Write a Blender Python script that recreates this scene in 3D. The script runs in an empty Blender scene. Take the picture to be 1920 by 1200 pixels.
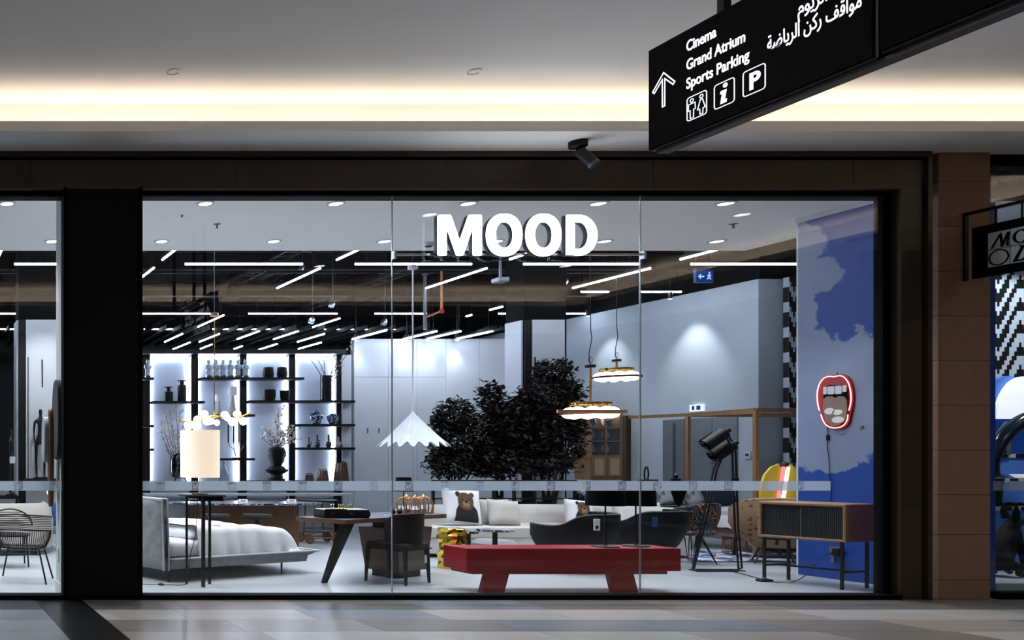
import bpy, bmesh, math, random
from mathutils import Vector, Matrix, noise as mnoise
random.seed(7)
D = bpy.data
scene = bpy.context.scene
C = scene.collection
PI = math.pi

# ---------------------------------------------------------------- camera
EYE = 1.45           # eye height above the mall floor
F = 1600.0           # focal length in pixels of the 1920 x 1200 frame
cam_d = D.cameras.new('camera'); cam = D.objects.new('camera', cam_d); C.objects.link(cam)
cam.location = (0, 0, EYE); cam.rotation_euler = (PI/2, 0, 0)
cam_d.sensor_width = 36; cam_d.lens = 36*F/1920
cam_d.shift_x = (960+170)/1920; cam_d.shift_y = (858-600)/1920
cam_d.clip_start = .05; cam_d.clip_end = 200
scene.camera = cam

# ---------------------------------------------------------------- world, exposure
w = D.worlds.new('world'); scene.world = w; w.use_nodes = True
w.node_tree.nodes['Background'].inputs[0].default_value = (.62, .72, .9, 1)
w.node_tree.nodes['Background'].inputs[1].default_value = .08
vs = scene.view_settings
scene.display_settings.display_device = 'sRGB'
vs.view_transform = 'Standard'; vs.look = 'None'; vs.gamma = 1; vs.use_curve_mapping = False
vs.exposure = 0.05
cy = scene.cycles
cy.max_bounces = 6; cy.diffuse_bounces = 4; cy.glossy_bounces = 3; cy.transmission_bounces = 4; cy.transparent_max_bounces = 12
cy.caustics_reflective = False; cy.caustics_refractive = False; cy.use_adaptive_sampling = True; cy.adaptive_threshold = .035
TUBE_E = 78.0        # linear tube lamps of the shop
DOWN_E = 235.0       # recessed downlights of the shop
COVE_E = 8.5        # warm cove strips of the mall
SHELF_E = 60.0        # strips behind the shelving
MALLDOWN_W = 112      # unseen mall downlights added for light (watts)

# pixel helpers: a pixel of the frame at a chosen depth -> metres
def PX(px, Y): return (px+170)*Y/F
def PZ(py, Y): return EYE+(858-py)*Y/F
def FY(py): return F*EYE/(py-858)          # depth of a floor point
def YZ(py, Z): return (Z-EYE)*F/(858-py)   # depth of a point at height Z

# ---------------------------------------------------------------- helpers
def lin(h):
    h = h.lstrip('#'); v = [int(h[i:i+2], 16)/255 for i in (0, 2, 4)]
    return tuple(c/12.92 if c <= .04045 else ((c+.055)/1.055)**2.4 for c in v)+(1,)

MATS = {}
def mat(name, hexc='#808080', rough=.5, metal=0, var=.08, scale=6, bump=0, bscale=60, emit=None, es=0,
        stretch=None, coat=0, trans=0, spec=.5):
    if name in MATS: return MATS[name]
    m = D.materials.new(name); m.use_nodes = True; MATS[name] = m
    nt = m.node_tree; N = nt.nodes; L = nt.links; b = N['Principled BSDF']
    b.inputs['Roughness'].default_value = rough; b.inputs['Metallic'].default_value = metal
    b.inputs['Specular IOR Level'].default_value = spec
    if coat: b.inputs['Coat Weight'].default_value = coat
    if trans: b.inputs['Transmission Weight'].default_value = trans
    col = lin(hexc); tc = N.new('ShaderNodeTexCoord'); src = tc.outputs['Object']
    if stretch:
        mp = N.new('ShaderNodeMapping'); mp.inputs['Scale'].default_value = stretch
        L.new(src, mp.inputs['Vector']); src = mp.outputs[0]
    nz = N.new('ShaderNodeTexNoise'); nz.inputs['Scale'].default_value = scale; nz.inputs['Detail'].default_value = 4
    L.new(src, nz.inputs['Vector'])
    rp = N.new('ShaderNodeValToRGB')
    rp.color_ramp.elements[0].position = .3; rp.color_ramp.elements[1].position = .7
    rp.color_ramp.elements[0].color = tuple(c*(1-var) for c in col[:3])+(1,)
    rp.color_ramp.elements[1].color = tuple(min(1, c*(1+var)) for c in col[:3])+(1,)
    L.new(nz.outputs['Fac'], rp.inputs['Fac']); L.new(rp.outputs[0], b.inputs['Base Color'])
    if bump:
        n2 = N.new('ShaderNodeTexNoise'); n2.inputs['Scale'].default_value = bscale; L.new(src, n2.inputs['Vector'])
        bp = N.new('ShaderNodeBump'); bp.inputs['Strength'].default_value = bump; bp.inputs['Distance'].default_value = .01
        L.new(n2.outputs['Fac'], bp.inputs['Height']); L.new(bp.outputs[0], b.inputs['Normal'])
    if emit:
        b.inputs['Emission Color'].default_value = lin(emit); b.inputs['Emission Strength'].default_value = es
    return m

class NT:
    """tiny node-graph builder for the printed patterns"""
    def __init__(s, name, rough=.6):
        s.m = D.materials.new(name); s.m.use_nodes = True; MATS[name] = s.m
        s.t = s.m.node_tree; s.b = s.t.nodes['Principled BSDF']; s.b.inputs['Roughness'].default_value = rough
        s.tc = s.t.nodes.new('ShaderNodeTexCoord')
        sp = s.t.nodes.new('ShaderNodeSeparateXYZ'); s.t.links.new(s.tc.outputs['Object'], sp.inputs[0])
        s.x, s.y, s.z = sp.outputs
    def put(s, sock, v):
        if hasattr(v, 'is_linked') or hasattr(v, 'links'): s.t.links.new(v, sock)
        else: sock.default_value = v
    def f(s, op, a, b=0.0, c=None, clamp=False):
        n = s.t.nodes.new('ShaderNodeMath'); n.operation = op; n.use_clamp = clamp
        s.put(n.inputs[0], a); s.put(n.inputs[1], b)
        if c is not None: s.put(n.inputs[2], c)
        return n.outputs[0]
    def noise(s, scale, detail=3, vec=None, out='Fac', rough=.5):
        n = s.t.nodes.new('ShaderNodeTexNoise'); n.inputs['Scale'].default_value = scale
        n.inputs['Detail'].default_value = detail; n.inputs['Roughness'].default_value = rough
        s.t.links.new(vec or s.tc.outputs['Object'], n.inputs['Vector']); return n.outputs[out]
    def ramp(s, fac, stops, const=False):
        n = s.t.nodes.new('ShaderNodeValToRGB'); r = n.color_ramp
        if const: r.interpolation = 'CONSTANT'
        while len(r.elements) < len(stops): r.elements.new(.5)
        for e, (p, c) in zip(r.elements, stops): e.position = p; e.color = lin(c)
        s.put(n.inputs[0], fac); return n.outputs[0]
    def mix(s, fac, a, b):
        n = s.t.nodes.new('ShaderNodeMix'); n.data_type = 'RGBA'
        s.put(n.inputs[0], fac)
        for k, v in ((6, a), (7, b)):
            if isinstance(v, str): n.inputs[k].default_value = lin(v)
            else: s.t.links.new(v, n.inputs[k])
        return n.outputs[2]
    def out(s, col): s.t.links.new(col, s.b.inputs['Base Color']); return s.m

def tag(o, label=None, cat=None, group=None, kind=None):
    if label: o['label'] = label
    if cat: o['category'] = cat
    if group: o['group'] = group
    if kind: o['kind'] = kind
    return o

def thing(name, label, cat, loc=(0, 0, 0), rz=0, group=None, kind=None):
    o = D.objects.new(name, None); C.objects.link(o); o.empty_display_size = .1
    o.location = loc; o.rotation_euler = (0, 0, rz)
    return tag(o, label, cat, group, kind)

def link(name, me, m=None, parent=None, loc=None, rot=None, mw=None):
    if m is not None and len(me.materials) == 0: me.materials.append(m)
    o = D.objects.new(name, me); C.objects.link(o)
    if parent: o.parent = parent
    if loc is not None: o.location = loc
    if rot is not None: o.rotation_euler = rot
    if mw is not None: o.matrix_local = mw
    return o

def clone(root, loc=None, rz=None, label=None, parent=None):
    c = root.copy(); C.objects.link(c); c.parent = parent
    if loc is not None: c.location = loc
    if rz is not None: c.rotation_euler = (0, 0, rz)
    if label: c['label'] = label
    for ch in list(root.children): clone(ch, parent=c)
    return c

class MB:
    def __init__(s): s.v = []; s.f = []
    def add(s, vs, fs):
        n = len(s.v); s.v += [tuple(p) for p in vs]; s.f += [tuple(i+n for i in f) for f in fs]; return s
    def box(s, x0, x1, y0, y1, z0, z1):
        return s.add([(x0,y0,z0),(x1,y0,z0),(x1,y1,z0),(x0,y1,z0),(x0,y0,z1),(x1,y0,z1),(x1,y1,z1),(x0,y1,z1)],
                     [(3,2,1,0),(4,5,6,7),(0,1,5,4),(1,2,6,5),(2,3,7,6),(3,0,4,7)])
    def hexa(s, lo, hi):   # two quads of four points
        return s.add(list(lo)+list(hi), [(3,2,1,0),(4,5,6,7),(0,1,5,4),(1,2,6,5),(2,3,7,6),(3,0,4,7)])
    def rbox(s, x0, x1, y0, y1, z0, z1, r=.02, seg=2):
        bm = bmesh.new(); bmesh.ops.create_cube(bm, size=1)
        for v in bm.verts: v.co = ((x0+x1)/2+v.co.x*(x1-x0), (y0+y1)/2+v.co.y*(y1-y0), (z0+z1)/2+v.co.z*(z1-z0))
        r = min(r, .49*min(x1-x0, y1-y0, z1-z0))
        bmesh.ops.bevel(bm, geom=list(bm.edges), offset=r, segments=seg, profile=.5, affect='EDGES')
        bm.verts.index_update()
        s.add([v.co[:] for v in bm.verts], [[v.index for v in f.verts] for f in bm.faces]); bm.free(); return s
    def tube(s, pts, r=.01, n=6, closed=False, cap=True):
        P = [Vector(p) for p in pts]; m = len(P); R = r if isinstance(r, (list, tuple)) else [r]*m
        t0 = None; rings = []; up = None
        for i in range(m):
            a = P[i-1] if (i > 0 or closed) else P[i]; b = P[(i+1) % m] if (i < m-1 or closed) else P[i]
            t = (b-a).normalized() if (b-a).length > 1e-9 else Vector((0, 0, 1))
            if up is None:
                up = Vector((0, 0, 1)) if abs(t.z) < .9 else Vector((1, 0, 0))
            u = t.cross(up)
            if u.length < 1e-6: u = t.orthogonal()
            u.normalize(); up = u.cross(t).normalized()
            rings.append([P[i]+(u*math.cos(2*PI*k/n)+up*math.sin(2*PI*k/n))*R[i] for k in range(n)])
        vs = [v for rg in rings for v in rg]; fs = []
        for i in range(m if closed else m-1):
            j = (i+1) % m
            for k in range(n): fs.append((i*n+k, i*n+(k+1) % n, j*n+(k+1) % n, j*n+k))
        if cap and not closed: fs += [tuple(range(n))[::-1], tuple((m-1)*n+k for k in range(n))]
        return s.add(vs, fs)
    def bar(s, a, b, w, h=None):    # rectangular bar
        a, b = Vector(a), Vector(b); t = (b-a).normalized(); h = h or w
        up = Vector((0, 0, 1)) if abs(t.z) < .95 else Vector((0, 1, 0))
        u = t.cross(up).normalized()*w/2; v = u.cross(t).normalized()*h/2
        return s.hexa([a-u-v, a+u-v, a+u+v, a-u+v], [b-u-v, b+u-v, b+u+v, b-u+v])
    def lathe(s, prof, c=(0, 0, 0), n=16, sx=1, sy=1, a0=0, cap=True):
        vs = []; fs = []; m = len(prof)
        for (r, z) in prof:
            for k in range(n):
                a = a0+2*PI*k/n; vs.append((c[0]+r*math.cos(a)*sx, c[1]+r*math.sin(a)*sy, c[2]+z))
        for i in range(m-1):
            for k in range(n): fs.append((i*n+k, i*n+(k+1) % n, (i+1)*n+(k+1) % n, (i+1)*n+k))
        if cap:
            if prof[0][0] > 1e-6: fs.append(tuple(range(n))[::-1])
            if prof[-1][0] > 1e-6: fs.append(tuple((m-1)*n+k for k in range(n)))
        return s.add(vs, fs)
    def ball(s, c, r, n=12, m=8, sz=1, sx=1, sy=1):
        return s.lathe([(r*math.sin(PI*i/m), -r*sz*math.cos(PI*i/m)) for i in range(m+1)], c, n, sx, sy, cap=False)
    def grid(s, fn, nu, nv, cu=False):
        vs = [fn(i/(nu if cu else nu-1), j/(nv-1)) for j in range(nv) for i in range(nu)]; fs = []
        for j in range(nv-1):
            for i in range(nu if cu else nu-1):
                k = (i+1) % nu; fs.append((j*nu+i, j*nu+k, (j+1)*nu+k, (j+1)*nu+i))
        return s.add(vs, fs)
    def prism(s, poly, fn0, fn1):   # polygon placed by two functions
        n = len(poly)
        return s.add([fn0(*p) for p in poly]+[fn1(*p) for p in poly],
                     [tuple(range(n))[::-1], tuple(range(n, 2*n))]+[(i, (i+1) % n, n+(i+1) % n, n+i) for i in range(n)])
    def sweep(s, path, prof, cap=True):   # path in plan; closed profile of (offset along right normal, z)
        P = [Vector((p[0], p[1])) for p in path]; m = len(P); n = len(prof); vs = []
        for i in range(m):
            t = (P[min(i+1, m-1)]-P[max(i-1, 0)]).normalized(); nrm = Vector((t.y, -t.x))
            for (a, z) in prof: q = P[i]+nrm*a; vs.append((q.x, q.y, z))
        fs = [(i*n+k, i*n+(k+1) % n, (i+1)*n+(k+1) % n, (i+1)*n+k) for i in range(m-1) for k in range(n)]
        if cap: fs += [tuple(range(n))[::-1], tuple((m-1)*n+k for k in range(n))]
        return s.add(vs, fs)
    def cushion(s, w, h, t, n=12, pinch=.05):   # lies in XZ, thickness along Y, bottom at z = 0
        def fn(sg):
            def g(u, v):
                a = 2*u-1; b = 2*v-1
                k = (max(0, 1-a**4)**.6)*(max(0, 1-b**4)**.6)
                x = a*w/2*(1-pinch*(1-b*b)); z = b*h/2*(1-pinch*(1-a*a))+h/2
                return (x, sg*t/2*k+.004*mnoise.noise(Vector((a*3, b*3, sg*5)))*k, z)
            return g
        return s.grid(fn(1), n, n).grid(fn(-1), n, n)
    def xf(s, M):
        s.v = [tuple(M @ Vector(p)) for p in s.v]; return s
    def sh(s, dx, dy, dz): s.v = [(a+dx, b+dy, c+dz) for a, b, c in s.v]; return s
    def mesh(s, name, smooth=False, ang=None):
        me = D.meshes.new(name); me.from_pydata(s.v, [], s.f); 
        if len(s.f) < 6000:
            bm = bmesh.new(); bm.from_mesh(me); bmesh.ops.remove_doubles(bm, verts=bm.verts, dist=1e-6)
            bmesh.ops.recalc_face_normals(bm, faces=bm.faces); bm.to_mesh(me); bm.free()
        if smooth:
            me.polygons.foreach_set('use_smooth', [True]*len(me.polygons))
            if ang != 0: me.set_sharp_from_angle(angle=math.radians(ang or 40))
        me.update(); return me
    def build(s, name, m, parent=None, smooth=False, ang=None, world=False, label=None, cat=None, group=None, kind=None,
              loc=None, rot=None):
        if world and parent: s.sh(*(-parent.location))
        o = link(name, s.mesh(name, smooth, ang), m, parent, loc, rot)
        return tag(o, label, cat, group, kind)

def B(*a): return MB().box(*a)
def struct(name, mb, m, parent=None, **k):
    o = mb.build(name, m, parent, **k)
    if not parent: o['kind'] = 'structure'
    return o

FACE_CAM = Matrix(((1,0,0,0),(0,0,-1,0),(0,1,0,0),(0,0,0,1)))      # XY drawing -> faces -Y
FACE_LEFT = Matrix(((0,0,-1,0),(-1,0,0,0),(0,1,0,0),(0,0,0,1)))    # XY drawing -> faces -X

def _curve_mesh(cu, name):
    o = D.objects.new('tmp', cu); C.objects.link(o)
    dg = bpy.context.evaluated_depsgraph_get(); dg.update()
    me = D.meshes.new_from_object(o.evaluated_get(dg)); me.name = name
    me.materials.clear(); D.objects.remove(o); D.curves.remove(cu); return me
TXT = {}
def text_mesh(s, size, ext=.002, offset=0.0, align='LEFT'):
    k = (s, size, ext, offset, align)
    if k not in TXT:
        cu = D.curves.new('txt', 'FONT'); cu.body = s; cu.size = size; cu.extrude = ext; cu.offset = offset
        cu.align_x = align; cu.resolution_u = 4; TXT[k] = _curve_mesh(cu, 'lettering')
    return TXT[k]
def shape_mesh(loops, ext=.005, bevel=0, name='shape'):
    cu = D.curves.new('shape', 'CURVE'); cu.dimensions = '2D'; cu.fill_mode = 'BOTH'; cu.extrude = ext
    cu.bevel_depth = bevel; cu.bevel_resolution = 1
    for lp in loops:
        sp = cu.splines.new('POLY'); sp.points.add(len(lp)-1); sp.use_cyclic_u = True
        for p, q in zip(sp.points, lp): p.co = (q[0], q[1], 0, 1)
    return _curve_mesh(cu, name)
def ell(cx, cy, rx, ry, n=24, a0=0, a1=2*PI, p=2.0):
    out = []
    for i in range(n):
        a = a0+(a1-a0)*i/(n if abs(a1-a0-2*PI) < 1e-6 else n-1); c, d = math.cos(a), math.sin(a)
        out.append((cx+rx*math.copysign(abs(c)**(2/p), c), cy+ry*math.copysign(abs(d)**(2/p), d)))
    return out
def rrect(x0, x1, y0, y1, r, n=4):
    out = []
    for cx, cy, a in ((x1-r, y0+r, -PI/2), (x1-r, y1-r, 0), (x0+r, y1-r, PI/2), (x0+r, y0+r, PI)):
        for i in range(n+1): t = a+PI/2*i/n; out.append((cx+r*math.cos(t), cy+r*math.sin(t)))
    return out
def at(m, x, y, z): return Matrix.Translation((x, y, z)) @ m
ORD = ['first', 'second', 'third', 'fourth', 'fifth', 'sixth', 'seventh', 'eighth', 'ninth', 'tenth', 'eleventh', 'twelfth']
def spline(pts, n=6):
    P = [Vector(p) for p in pts]; out = []
    for i in range(len(P)-1):
        a, b, c, d = P[max(i-1, 0)], P[i], P[i+1], P[min(i+2, len(P)-1)]
        for k in range(n):
            t = k/n; out.append(.5*((2*b)+(c-a)*t+(2*a-5*b+4*c-d)*t*t+(3*b-a-3*c+d)*t**3))
    return out+[P[-1]]

# ---------------------------------------------------------------- materials
M_white = mat('white_paint', '#c9cdd1', .7, var=.03, scale=1.5)
M_ceil = mat('white_ceiling_paint', '#f0efed', .8, var=.02, scale=1)
M_black = mat('black_metal', '#080809', .5, var=.1, spec=.3)
M_blackm = mat('black_matt', '#040405', .8, var=.1, spec=.1)
M_dkceil = mat('navy_black_deck', '#17222f', .8, var=.3, scale=1.2)
M_brown = mat('bronze_cladding', '#3f3021', .45, .2, var=.14, scale=1.4, stretch=(1, 1, .4))
M_panel = mat('dark_column_panel', '#0a0705', .7, var=.2, scale=3, spec=.2)
M_stone = mat('brown_sandstone', '#8a6650', .7, var=.08, scale=9, bump=.05, bscale=120)
M_chrome = mat('brushed_steel', '#a9adb2', .3, 1, var=.05)
M_oak = mat('oak_veneer', '#6e4a31', .45, var=.2, scale=5, stretch=(1, 8, 8))
M_walnut = mat('walnut_veneer', '#47331f', .45, var=.22, scale=5, stretch=(8, 8, 1))
M_brass = mat('brass', '#c9a24a', .25, 1, var=.08)
M_gold = mat('gold_foil', '#e0bb4a', .12, 1, var=.06)
M_linen = mat('white_linen', '#d2d4d8', .85, var=.03, bump=.15, bscale=25)
M_boucle = mat('cream_boucle', '#b9b6b1', .95, var=.05, bump=.3, bscale=180)
M_greyfab = mat('grey_linen_cover', '#818184', .9, var=.14, scale=9, bump=.6, bscale=18)
M_dkfab = mat('charcoal_fabric', '#111215', .9, var=.15, scale=40, bump=.2, bscale=200)
M_red = mat('red_lacquer', '#8e0a1b', .3, spec=.35, var=.05)
M_globe = mat('lit_opal_glass', '#ffffff', .3, emit='#fff4e4', es=5)
M_tube = mat('lit_tube', '#ffffff', .3, emit='#d9e7ff', es=TUBE_E)
M_shade = mat('lit_cream_shade', '#efe6d8', .8, emit='#ffe9d0', es=.8)
M_ceramic = mat('white_blue_porcelain', '#c9ced6', .2, var=.05)
M_blackcer = mat('black_ceramic', '#070708', .5, spec=.2)
M_grey = mat('mid_grey_plastic', '#5a5e63', .5)

def glass_mat(name, tint='#ffffff', base=.042, rough=0.0):
    m = D.materials.new(name); m.use_nodes = True; nt = m.node_tree; N = nt.nodes; L = nt.links
    N.remove(N['Principled BSDF']); out = N['Material Output']
    g = N.new('ShaderNodeNewGeometry'); d = N.new('ShaderNodeVectorMath'); d.operation = 'DOT_PRODUCT'
    L.new(g.outputs['Normal'], d.inputs[0]); L.new(g.outputs['Incoming'], d.inputs[1])
    ab = N.new('ShaderNodeMath'); ab.operation = 'ABSOLUTE'; L.new(d.outputs['Value'], ab.inputs[0])
    om = N.new('ShaderNodeMath'); om.operation = 'SUBTRACT'; om.inputs[0].default_value = 1; L.new(ab.outputs[0], om.inputs[1])
    pw = N.new('ShaderNodeMath'); pw.operation = 'POWER'; L.new(om.outputs[0], pw.inputs[0]); pw.inputs[1].default_value = 5
    ma = N.new('ShaderNodeMath'); ma.operation = 'MULTIPLY_ADD'; L.new(pw.outputs[0], ma.inputs[0])
    ma.inputs[1].default_value = 1-base; ma.inputs[2].default_value = base
    t = N.new('ShaderNodeBsdfTransparent'); t.inputs[0].default_value = lin(tint)
    gl = N.new('ShaderNodeBsdfGlossy'); gl.inputs['Roughness'].default_value = rough
    mx = N.new('ShaderNodeMixShader'); L.new(ma.outputs[0], mx.inputs[0]); L.new(t.outputs[0], mx.inputs[1]); L.new(gl.outputs[0], mx.inputs[2])
    L.new(mx.outputs[0], out.inputs['Surface']); MATS[name] = m; return m
M_glass = glass_mat('shop_glass')
M_smoke = glass_mat('smoked_glass', '#5d646c', .08)
M_clear = glass_mat('clear_glass', '#e6ecf2', .06)

def frost_mat():
    m = D.materials.new('frosted_film'); m.use_nodes = True; nt = m.node_tree; N = nt.nodes; L = nt.links
    N.remove(N['Principled BSDF']); out = N['Material Output']
    d = N.new('ShaderNodeBsdfDiffuse'); d.inputs[0].default_value = lin('#b4bac0')
    tl = N.new('ShaderNodeBsdfTranslucent'); tl.inputs[0].default_value = lin('#ccd6e0')
    tp = N.new('ShaderNodeBsdfTransparent'); tp.inputs[0].default_value = (1, 1, 1, 1)
    nz = N.new('ShaderNodeTexNoise'); nz.inputs['Scale'].default_value = 2; tc = N.new('ShaderNodeTexCoord'); L.new(tc.outputs['Object'], nz.inputs['Vector'])
    mr = N.new('ShaderNodeMapRange'); mr.inputs[3].default_value = .26; mr.inputs[4].default_value = .32; L.new(nz.outputs['Fac'], mr.inputs[0])
    m1 = N.new('ShaderNodeMixShader'); m1.inputs[0].default_value = .72; L.new(d.outputs[0], m1.inputs[1]); L.new(tl.outputs[0], m1.inputs[2])
    m2 = N.new('ShaderNodeMixShader'); L.new(mr.outputs[0], m2.inputs[0]); L.new(m1.outputs[0], m2.inputs[1]); L.new(tp.outputs[0], m2.inputs[2])
    L.new(m2.outputs[0], out.inputs['Surface']); MATS['frosted_film'] = m; return m
M_frost = frost_mat()

# shop floor: pale polished planks
g = NT('pale_shop_floor', .32)
bk = g.t.nodes.new('ShaderNodeTexBrick'); g.t.links.new(g.tc.outputs['Object'], bk.inputs['Vector'])
bk.inputs['Color1'].default_value = lin('#a9adb1'); bk.inputs['Color2'].default_value = lin('#9fa3a8'); bk.inputs['Mortar'].default_value = lin('#94989d')
bk.inputs['Scale'].default_value = 1; bk.inputs['Mortar Size'].default_value = .002; bk.inputs['Brick Width'].default_value = 1.2; bk.inputs['Row Height'].default_value = .6
M_shopfloor = g.out(g.mix(g.f('MULTIPLY', g.noise(.9, 5), .35), bk.outputs[0], '#82888f'))
# ================================================================ SETTING: the mall side
GY = 8.80            # plane of the shop glass
# --- mall floor: base slab with tiles lying in it
def tile_mat(n, h): return mat('floor_stone_'+n, h, .3, var=.1, scale=2.2, stretch=(.5, 3, 1))
T = {k: tile_mat(k, h) for k, h in dict(mid='#6e6a66', light='#aaa6a0', beige='#9a8f84', taupe='#7f766d', grey='#85898d', black='#141414', dark='#3a3b3d', cool='#747b83', pale='#b8b4ac').items()}
M_slab = mat('mall_floor_slab', '#77716a', .35, var=.15, scale=1.5)
fl = struct('floor', B(-10, 16, -6, 8.78, -.1, -.012), M_slab, label='striped stone floor of the mall walkway in front of the shop')
tile_cache = {}
def tile(x0, x1, y0, y1, m):
    g = .0015; k = (round(x1-x0, 3), round(y1-y0, 3), m)
    if k not in tile_cache:
        me = B(g, x1-x0-g, g, y1-y0-g, 0, .012).mesh('tile'); me.materials.append(T[m]); tile_cache[k] = me
    link('tile', tile_cache[k], None, fl, (x0, y0, -.012))
rows = [8.74, 8.14, 7.63, 7.12, 6.6, 6.1, 5.6, 5.1]
pat = ['mid taupe mid cool mid taupe mid mid', 'light light grey light light beige light light', 'taupe beige taupe cool cool taupe beige taupe',
       'beige pale pale light beige taupe light beige', 'cool grey cool taupe cool grey cool cool', 'light beige light light pale light beige light', 'mid taupe cool mid taupe mid cool mid']
for r in range(7):
    ms = pat[r].split(); x = 1.76; off = [.9, .75, 1.05, 1.16, .6, .9, .5][r]; k = 0
    x1 = x+off
    while x < 14.4:
        tile(x, x1, rows[r+1], rows[r], ms[k % 8]); x = x1; x1 = x+1.16; k += 1
    tile(1.28, 1.76, rows[r+1], rows[r], 'black')
    for k in range(3):
        tile(1.28-(k+1)*1.0, 1.28-k*1.0, rows[r+1], rows[r], 'dark' if r == 0 else ('grey', 'cool', 'grey')[(k+r) % 3])
# --- mall ceiling tray with warm cove all round
TX0, TX1, TY0, TY1, ZS, ZC = -12, 13.65, 0.0, 8.16, 4.57, 4.95
ceil = struct('ceiling', MB().box(TX0-.3, TX1+.3, TY0-.3, TY1+.32, ZC, ZC+.1), M_ceil, label='raised white tray ceiling of the mall walkway')
so = MB()
so.box(TX0-3, TX1+3, TY1, 8.85, ZS, ZS+.03).box(TX0-3, TX1+3, TY1, TY1+.03, ZS+.03, ZS+.1).box(TX0-3, TX1+3, TY1+.3, TY1+.34, ZS+.03, ZC)
so.box(TX0-3, TX1+3, -4, TY0, ZS, ZS+.03).box(TX0-3, TX1+3, TY0-.03, TY0, ZS+.03, ZS+.1).box(TX0-3, TX1+3, TY0-.34, TY0-.3, ZS+.03, ZC)
so.box(TX1, TX1+3, TY0, TY1, ZS, ZS+.03).box(TX1, TX1+.03, TY0, TY1, ZS+.03, ZS+.1).box(TX1+.3, TX1+.34, TY0, TY1, ZS+.03, ZC)
so.box(TX0-3, TX0, TY0, TY1, ZS, ZS+.03).box(TX0-.03, TX0, TY0, TY1, ZS+.03, ZS+.1).box(TX0-.34, TX0-.3, TY0, TY1, ZS+.03, ZC)
struct('ceiling_soffit', so, M_ceil, label='lower white soffit with cove lip around the mall ceiling tray')
M_cove = mat('cove_strip', '#ffffff', .5, emit='#ffe9cf', es=COVE_E)
for nm, a in (('above the shop front', (TX0, TX1, TY1+.1, TY1+.16)), ('across the walkway behind the viewer', (TX0, TX1, TY0-.16, TY0-.1)),
              ('at the right end of the walkway', (TX1+.1, TX1+.16, TY0, TY1)), ('at the left end of the walkway', (TX0-.16, TX0-.1, TY0, TY1))):
    B(*a, ZS+.032, ZS+.05).build('cove_light', M_cove, label='warm cove light strip hidden in the soffit '+nm, cat='light strip', group='cove light strips')
struct('wall_opposite', B(-14, 17, -4, -3.8, 0, 5), mat('far_mall_wall', '#3a3430', .7), label='dim brown wall across the walkway')
struct('wall_mall_end', B(16.7, 16.9, -4, 8.8, 0, 5), MATS['far_mall_wall'], label='dim wall closing the walkway at the right')
struct('wall_mall_start', B(-14.2, -14, -4, 8.8, 0, 5), MATS['far_mall_wall'], label='dim wall closing the walkway at the left')
# unseen mall downlights, added outside the frame to light the walkway
M_dl = mat('added_mall_downlight_glow', '#ffffff', .5, emit='#f2f4ff', es=12)
k = 0
for x in (-6, -1.5, 3, 7.5, 12):
    for y in (2.0, 5.3):
        t = thing('added_mall_downlight', 'unseen downlight added to light the mall walkway, %s row, %s from the left' % ('near' if y < 4 else 'far', ORD[int((x+6)/4.5)]), 'downlight', (x, y, ZC), group='added mall downlights')
        MB().lathe([(.09, -.004), (.11, -.004), (.11, 0), (.09, 0)], n=20, cap=False).build('ring', M_white, t)
        MB().lathe([(.09, -.002), (.09, 0)], n=20).build('lens', M_dl, t)
        l = D.lights.new('downlight_lamp', 'SPOT'); l.energy = MALLDOWN_W; l.spot_size = 2.4; l.spot_blend = .6; l.shadow_soft_size = .09; l.color = (.9, .95, 1)
        lo = D.objects.new('downlight_lamp', l); C.objects.link(lo); lo.parent = t; lo.location = (0, 0, -.02)
# small flush sprinklers in the mall ceiling
for px, nm in ((325, 'left'), (890, 'right')):
    y = YZ(133, ZC); t = thing('sprinkler', 'small round sprinkler plate in the mall ceiling, the %s one of two' % nm, 'sprinkler', (PX(px, y), y, ZC), group='mall ceiling sprinklers')
    MB().lathe([(.0, -.008), (.05, -.008), (.05, 0), (.058, 0), (.058, -.004)], n=16).build('plate', M_ceil, t, True)
    MB().tube([(.055*math.cos(a), .055*math.sin(a), -.008) for a in [PI*i/8 for i in range(1, 8)]], .003, 4).build('rim', M_black, t)

# --- shop front: bronze portal
PYF = 8.71
def pz(y): return PZ(y, PYF)
def px_(x): return PX(x, PYF)
por = thing('trim_portal', 'dark bronze portal with stepped mouldings framing the shop window', None, (0, 0, 0), kind='structure')
XL = -6.0; XR = px_(1742); xi = px_(1684); zt = ZS; zi = pz(355)
B(XL, XR, PYF-.03, 8.84, pz(295), zt).build('top_moulding', M_brown, por)
B(XL, XR-.02, PYF+.03, 8.84, pz(300), pz(295)).build('shadow_gap', M_blackm, por)
joints = [XL, px_(-330), px_(60), px_(446), px_(835), px_(1225), px_(1600), px_(1735)]
for a, b in zip(joints[:-1], joints[1:]):
    B(a+.0015, b-.0015, PYF, 8.84, pz(345), pz(300)).build('header_panel', M_brown, por)
    B(a+.0015, min(b, PX(1668, 8.79))-.0015, PYF-.02, 8.84, zi, pz(345)).build('header_lip', M_brown, por)
zj = [0, .95, 1.9, 2.85, 3.55, pz(345)]
for a, b in zip(zj[:-1], zj[1:]):
    B(px_(1690), px_(1729), PYF, 8.84, a+.0015, b-.0015).build('jamb_panel', M_brown, por)
    B(PX(1668, 8.79), px_(1690), PYF-.02, 8.84, a+.0015, b-.0015).build('jamb_lip', M_brown, por)
B(px_(1731), px_(1734), PYF+.04, 8.84, 0, pz(296)).build('shadow_gap', M_blackm, por)
B(px_(1734), XR, PYF-.03, 8.84, 0, pz(295)).build('side_moulding', M_brown, por)
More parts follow.
